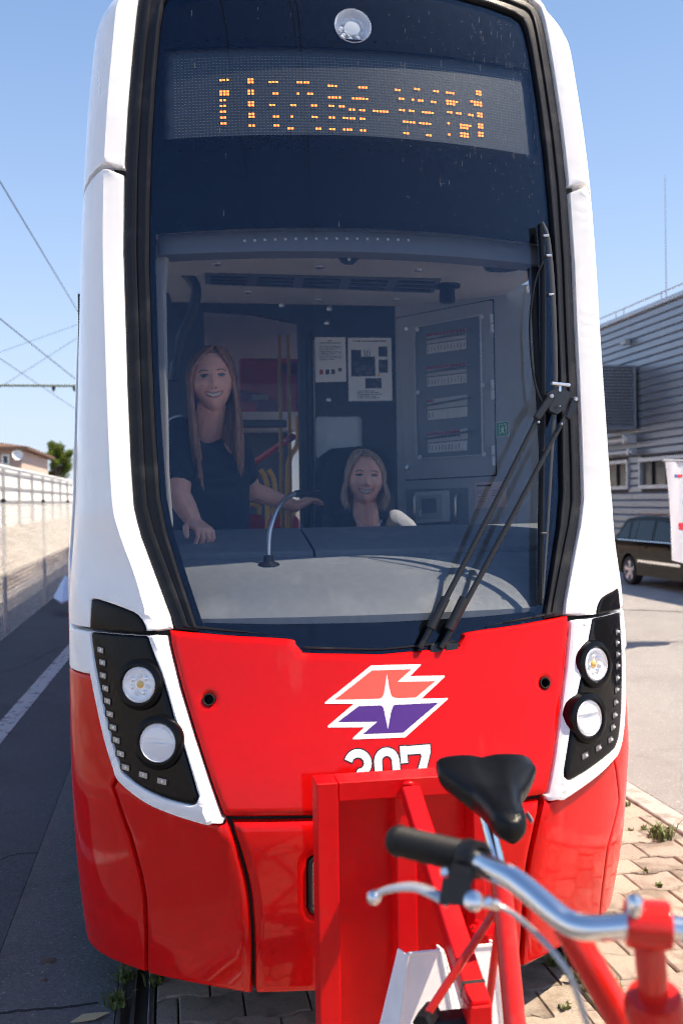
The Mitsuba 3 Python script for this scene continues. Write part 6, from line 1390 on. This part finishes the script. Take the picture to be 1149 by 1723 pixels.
def hair_mesh(H, n, ends, part=.012, face_az=50, seed=3, thick=.0055, flow=0.0, bulge=1.0):
    """Strands from the parting over the skull, then down: ends(az) gives how far below the head centre they reach and how far out."""
    r_ = np.random.default_rng(seed); out = []
    A = np.array([.0835, .104, .121]); C = np.array([0, .004, .002])
    for i in range(n):
        az = r_.uniform(-180, 180); sg_ = 1 if az > 0 else -1; aa = abs(az); jit = r_.normal(0, 1, 6)
        zl, outw = ends(az, jit); pts = []
        y_top = np.interp(aa, [0, 180], [-.055, .075]) + jit[0] * .006
        for el in np.linspace(86, -8, 11):
            fa = max(aa, np.interp(el, [-8, 20, 45, 70, 86], [face_az + 16, face_az + 4, face_az - 14, face_az * .28, 0]))
            t = math.radians(fa); ce_, se_ = math.cos(math.radians(el)), math.sin(math.radians(el))
            q = C + A * np.array([sg_ * math.sin(t) * ce_, -math.cos(t) * ce_, se_]) * (1 + .010 * jit[1] * ce_)
            q[0] += part * max(0, se_) ** 3
            pts.append(q)
        last = pts[-1]; drop = np.linspace(0, 1, 9)[1:]
        for t in drop:
            q = last + np.array([last[0] * outw * math.sin(t * math.pi * .6) * bulge - last[0] * .16 * t ** 2, (-.045 if last[1] < .02 else -.01) * t * flow + (.03 * last[1] / .1) * 0, (zl - last[2]) * t])
            q += np.array([jit[2] * .004, jit[3] * .004, 0]) * t
            pts.append(q)
        pts = np.array(pts); m_ = len(pts)
        rad = np.interp(np.linspace(0, 1, m_), [0, .1, .5, .9, 1], [.4, .8, 1, .8, .25]) * thick * r_.uniform(.75, 1.2)
        out.append(tube(H.w(pts), rad * H.k, 6, flat=((.3, -1, .2), .55)))
    return cat_(*out)
def skull_cap(H, cut=-.03):
    m = trimesh.creation.icosphere(subdivisions=4, radius=1.0); d_ = np.array(m.vertices)
    v_ = d_ * [.0805, .1005, .117] + [0, .004, .001]
    keep = lambda q: (q[:, 1] > -.030) | (q[:, 2] > .094) 
    fm = keep(v_[m.faces].mean(1)) & (v_[m.faces].mean(1)[:, 2] > -.075)
    t = trimesh.Trimesh(H.w(v_), m.faces[fm], process=False); t.remove_unreferenced_vertices(); return t

# --- the standing woman
P1 = thing('person', 'standing smiling person with long fair hair, in a navy top with striped shoulders', 'person')
hc = aty(356, 640, 3.58); k1 = 1.0
R1 = rot(math.radians(1), math.radians(3), math.radians(-4))
H1 = Head(hc, R1, k1)
sh_c = aty(347, 742, 3.72); shL, shR = aty(303, 730, 3.66) + [0.0, 0, 0], aty(388, 742, 3.78)
shL, shR = np.array(shL), np.array(shR)
neck0 = hc + [0, .03, -.09]; neck1 = (shL + shR) / 2 + [0, 0, .02]
elL = aty(300, 832, 3.52); wrL = aty(326, 878, 3.50); elR = aty(424, 826, 3.96); wrR = aty(497, 852, 4.22)
chest = (shL + shR) / 2 + [0, .01, -.14]; waist = (shL + shR) / 2 + [.01, .03, -.36]; hip = waist + [0, .02, -.22]
hand1 = hand(wrL + (wrL - elL) * .04, np.array([.42, -.85, -.30]), np.array([.05, -.40, -1.0]), -1, (.75, 1.0, .6), 1.0)
hand2 = hand(wrR, np.array([.75, .35, .32]), np.array([.3, .2, -1.0]), 1, (.35, .45, .3), .95)
skin1 = chain([neck0, neck1 + [0, 0, -.03]], [.052, .060]) + [cone(chest + [-.06, -.012, .06], .075, chest + [.06, -.012, .06], .075)]
skin1 += chain([shL, (shL + elL) / 2, elL, (elL * .6 + wrL * .4), wrL], [.054, .050, .042, .040, .029]) + hand1
skin1 += chain([shR, (shR + elR) / 2, elR, (elR * .6 + wrR * .4), wrR], [.048, .043, .038, .036, .026]) + hand2
skb = fuse(skin1, .008, 8)
add('body', cat_(H1.mesh(), skb), 'mat_skin', P1, True)
face_parts(P1, H1, .0040)
top1 = [m3.Manifold.batch_hull([m3.Manifold.sphere(r_, 18).translate(tuple(map(float, c_))) for c_, r_ in ((shL + [.02, 0, -.01], .058), (shR + [-.02, 0, -.01], .058), (chest + [-.07, -.02, 0], .090), (chest + [.07, -.02, 0], .090))]),
        m3.Manifold.batch_hull([m3.Manifold.sphere(r_, 18).translate(tuple(map(float, c_))) for c_, r_ in ((chest + [-.07, -.02, -.02], .090), (chest + [.07, -.02, -.02], .090), (waist + [-.06, 0, 0], .085), (waist + [.06, 0, 0], .085))]),
        m3.Manifold.batch_hull([m3.Manifold.sphere(r_, 18).translate(tuple(map(float, c_))) for c_, r_ in ((waist + [-.06, 0, 0], .085), (waist + [.06, 0, 0], .085), (hip + [-.08, 0, 0], .095), (hip + [.08, 0, 0], .095))])]
top1 += chain([shL, shL + (elL - shL) * .66], [.066, .066]) + chain([shR, shR + (elR - shR) * .62], [.062, .057])
tp = m3.Manifold.batch_boolean(top1, m3.OpType.Add)
nk = ell(neck1 + [.006, -.085, .035], (.072, .075, .085)); tp = tp - nk
me = tp.refine_to_length(.012).to_mesh(); tpm = trimesh.Trimesh(np.array(me.vert_properties[:, :3]), np.array(me.tri_verts), process=True)
trimesh.smoothing.filter_taubin(tpm, lamb=.5, nu=.52, iterations=5); v_ = np.array(tpm.vertices); nn_ = np.array(tpm.vertex_normals)
tpm = trimesh.Trimesh(v_ + nn_ * (.006 * (meshkit.fbm(v_ * [14, 14, 7]) - .5))[:, None], tpm.faces, process=False)
SH1 = add('top', tpm, 'mat_top_navy', P1, True)
from scipy.spatial import cKDTree
_kt = cKDTree(tpm.vertices); _vn = np.array(tpm.vertex_normals)
def snap(pts, off):
    p_ = spline(np.array(pts), 8); _, i_ = _kt.query(p_, k=6); q_ = np.array(tpm.vertices)[i_].mean(1); n_ = _vn[i_].mean(1); n_ /= np.linalg.norm(n_, axis=1, keepdims=True)
    q_ = q_ + n_ * off; return spline(np.array([q_[k:k + 3].mean(0) for k in range(0, len(q_) - 2, 3)]), 4)
for dx, m_, r_ in ((0, 'mat_stripe', .0048), (.010, 'mat_stripe_red', .0035), (.020, 'mat_stripe', .0048)):
    for S_, E_, sg_ in ((shL, elL, -1),):
        c0_ = neck1 + [sg_ * .075, -.02 + dx, .05]; c1_ = S_ + [0, -.02 + dx, .066]; c3_ = S_ + (E_ - S_) * .62 + [sg_ * .06, -.02 + dx, 0]
        add('sleeve_stripe', tube(snap([c0_, (c0_ + c1_) / 2, c1_, S_ + [sg_ * .05, -.02 + dx, .03], S_ + (E_ - S_) * .3 + [sg_ * .066, -.02 + dx, 0], c3_], .002), r_, 6, flat=((0, -.6, .8), .5)), m_, SH1, True)
add('trousers', fuse(chain([hip + [-.07, 0, -.02], hip + [-.075, 0, -.42], [hip[0] - .075, hip[1] + .02, .50]], [.10, .07, .05]) + chain([hip + [.07, 0, -.02], hip + [.075, 0, -.42], [hip[0] + .075, hip[1] + .02, .50]], [.10, .07, .05]), .03, 3), 'mat_top_navy', P1, True)
add('shoes', cat_(*[ball([hip[0] + s_ * .075, hip[1] - .03, .475], .05, 2, (.8, 2.0, .8)) for s_ in (-1, 1)]), 'mat_black_plastic', P1, True, kind='stuff')
def ends1(az, j):
    aa = abs(az)
    return (-.30 + j[4] * .025 + (.02 if az > 0 else -.01), .10)
HK = add('hair', hair_mesh(H1, 460, ends1, .022, 48, 5, .0066, 1.0), 'mat_hair_blonde', P1, True, kind='stuff')
add('hair_cap', skull_cap(H1), 'mat_hair_blonde', HK, True)
rg = hand1; fpos = wrL + (wrL - elL) * .06 + np.array([.55, -.42, -.50]) / np.linalg.norm([.55, -.42, -.50]) * .092
# --- the seated driver
P2 = thing('person', 'smiling person with a chin-length bob, seated in the driver seat in dark clothes', 'person')
hc2 = aty(615, 805, 4.08); H2 = Head(hc2, rot(math.radians(-8), math.radians(1), math.radians(3)), .99)
s2L, s2R = aty(560, 886, 4.16), aty(672, 880, 4.14); n0 = hc2 + [0, .03, -.09]; n1 = (s2L + s2R) / 2 + [0, -.01, .02]
ch2 = (s2L + s2R) / 2 + [0, -.02, -.14]
e2L, e2R = s2L + np.array([-.05, -.06, -.26]), s2R + np.array([.05, -.06, -.26]); h2L, h2R = e2L + np.array([.06, -.22, -.02]), e2R + np.array([-.06, -.22, -.02])
sk2 = chain([n0, n1 + [0, 0, -.03]], [.050, .060]) + [cone(ch2 + [-.045, -.012, .070], .066, ch2 + [.045, -.012, .070], .066)] + chain([e2L, h2L], [.036, .026]) + chain([e2R, h2R], [.036, .026]) + hand(h2L, np.array([.2, -1, -.1]), np.array([0, 0, -1.0]), 1, (.3, .4, .3), .9) + hand(h2R, np.array([-.2, -1, -.1]), np.array([0, 0, -1.0]), -1, (.3, .4, .3), .9)
add('body', cat_(H2.mesh(), fuse(sk2, .008, 8)), 'mat_skin', P2, True)
face_parts(P2, H2, .0028)
def hullset(L): return m3.Manifold.batch_hull([m3.Manifold.sphere(r_, 18).translate(tuple(map(float, c_))) for c_, r_ in L])
tor = [hullset([(s2L + [.02, 0, 0], .052), (s2R + [-.02, 0, 0], .052), (ch2 + [-.08, -.01, 0], .088), (ch2 + [.08, -.01, 0], .088)]), hullset([(ch2 + [-.08, -.01, 0], .088), (ch2 + [.08, -.01, 0], .088), (ch2 + [-.08, 0, -.34], .095), (ch2 + [.08, 0, -.34], .095)])]
def cut_neck(parts, c_, r_):
    m = m3.Manifold.batch_boolean(parts, m3.OpType.Add) - ell(c_, r_); me = m.refine_to_length(.012).to_mesh(); t = trimesh.Trimesh(np.array(me.vert_properties[:, :3]), np.array(me.tri_verts), process=True)
    trimesh.smoothing.filter_taubin(t, lamb=.5, nu=.52, iterations=5); return t
add('top', cut_neck(tor + chain([s2L, e2L, e2L + (h2L - e2L) * .7], [.058, .050, .042]), n1 + [.004, -.085, -.005], (.074, .085, .110)), 'mat_top_black', P2, True)
add('grey_sleeve', fuse(chain([s2R + [-.02, -.004, .004], s2R + [.02, -.002, -.03], e2R, e2R + (h2R - e2R) * .7], [.054, .056, .050, .044]), .014, 4), 'mat_jacket_grey', P2, True)
add('trousers', fuse(chain([ch2 + [-.08, 0, -.40], ch2 + [-.11, -.42, -.40], ch2 + [-.11, -.45, -.80]], [.09, .07, .05]) + chain([ch2 + [.08, 0, -.40], ch2 + [.11, -.42, -.40], ch2 + [.11, -.45, -.80]], [.09, .07, .05]), .03, 3), 'mat_top_black', P2, True)
def ends2(az, j):
    return (-.105 + j[4] * .010 - .02 * (abs(az) > 120), .22)
HK2 = add('hair', hair_mesh(H2, 380, ends2, -.02, 50, 9, .0062, .3), 'mat_hair_bob', P2, True, kind='stuff')
add('hair_cap', skull_cap(H2), 'mat_hair_bob', HK2, True)
nk_c = n1 + [0, -.06, .0]; tt_ = np.linspace(-1.1, 1.1, 17)
nlp = np.stack([n1[0] + .058 * np.sin(tt_), n1[1] - .045 - .034 * np.cos(tt_), n1[2] + .012 - .055 * np.cos(tt_) ** 2], 1)
NKk = add('necklace', tube(nlp, .0014, 6), 'mat_chrome', P2, True)
add('pendant', ball(nlp[8] + [0, -.004, -.004], .006, 1), 'mat_chrome', NKk, True)
er = H2.w([.078, .005, -.052]); add('earring', tube(er + np.stack([np.zeros(17), .016 * np.cos(np.linspace(0, 2 * math.pi, 17)), .022 * np.sin(np.linspace(0, 2 * math.pi, 17))], 1), .0016, 6, cap=False), 'mat_chrome', P2, True)
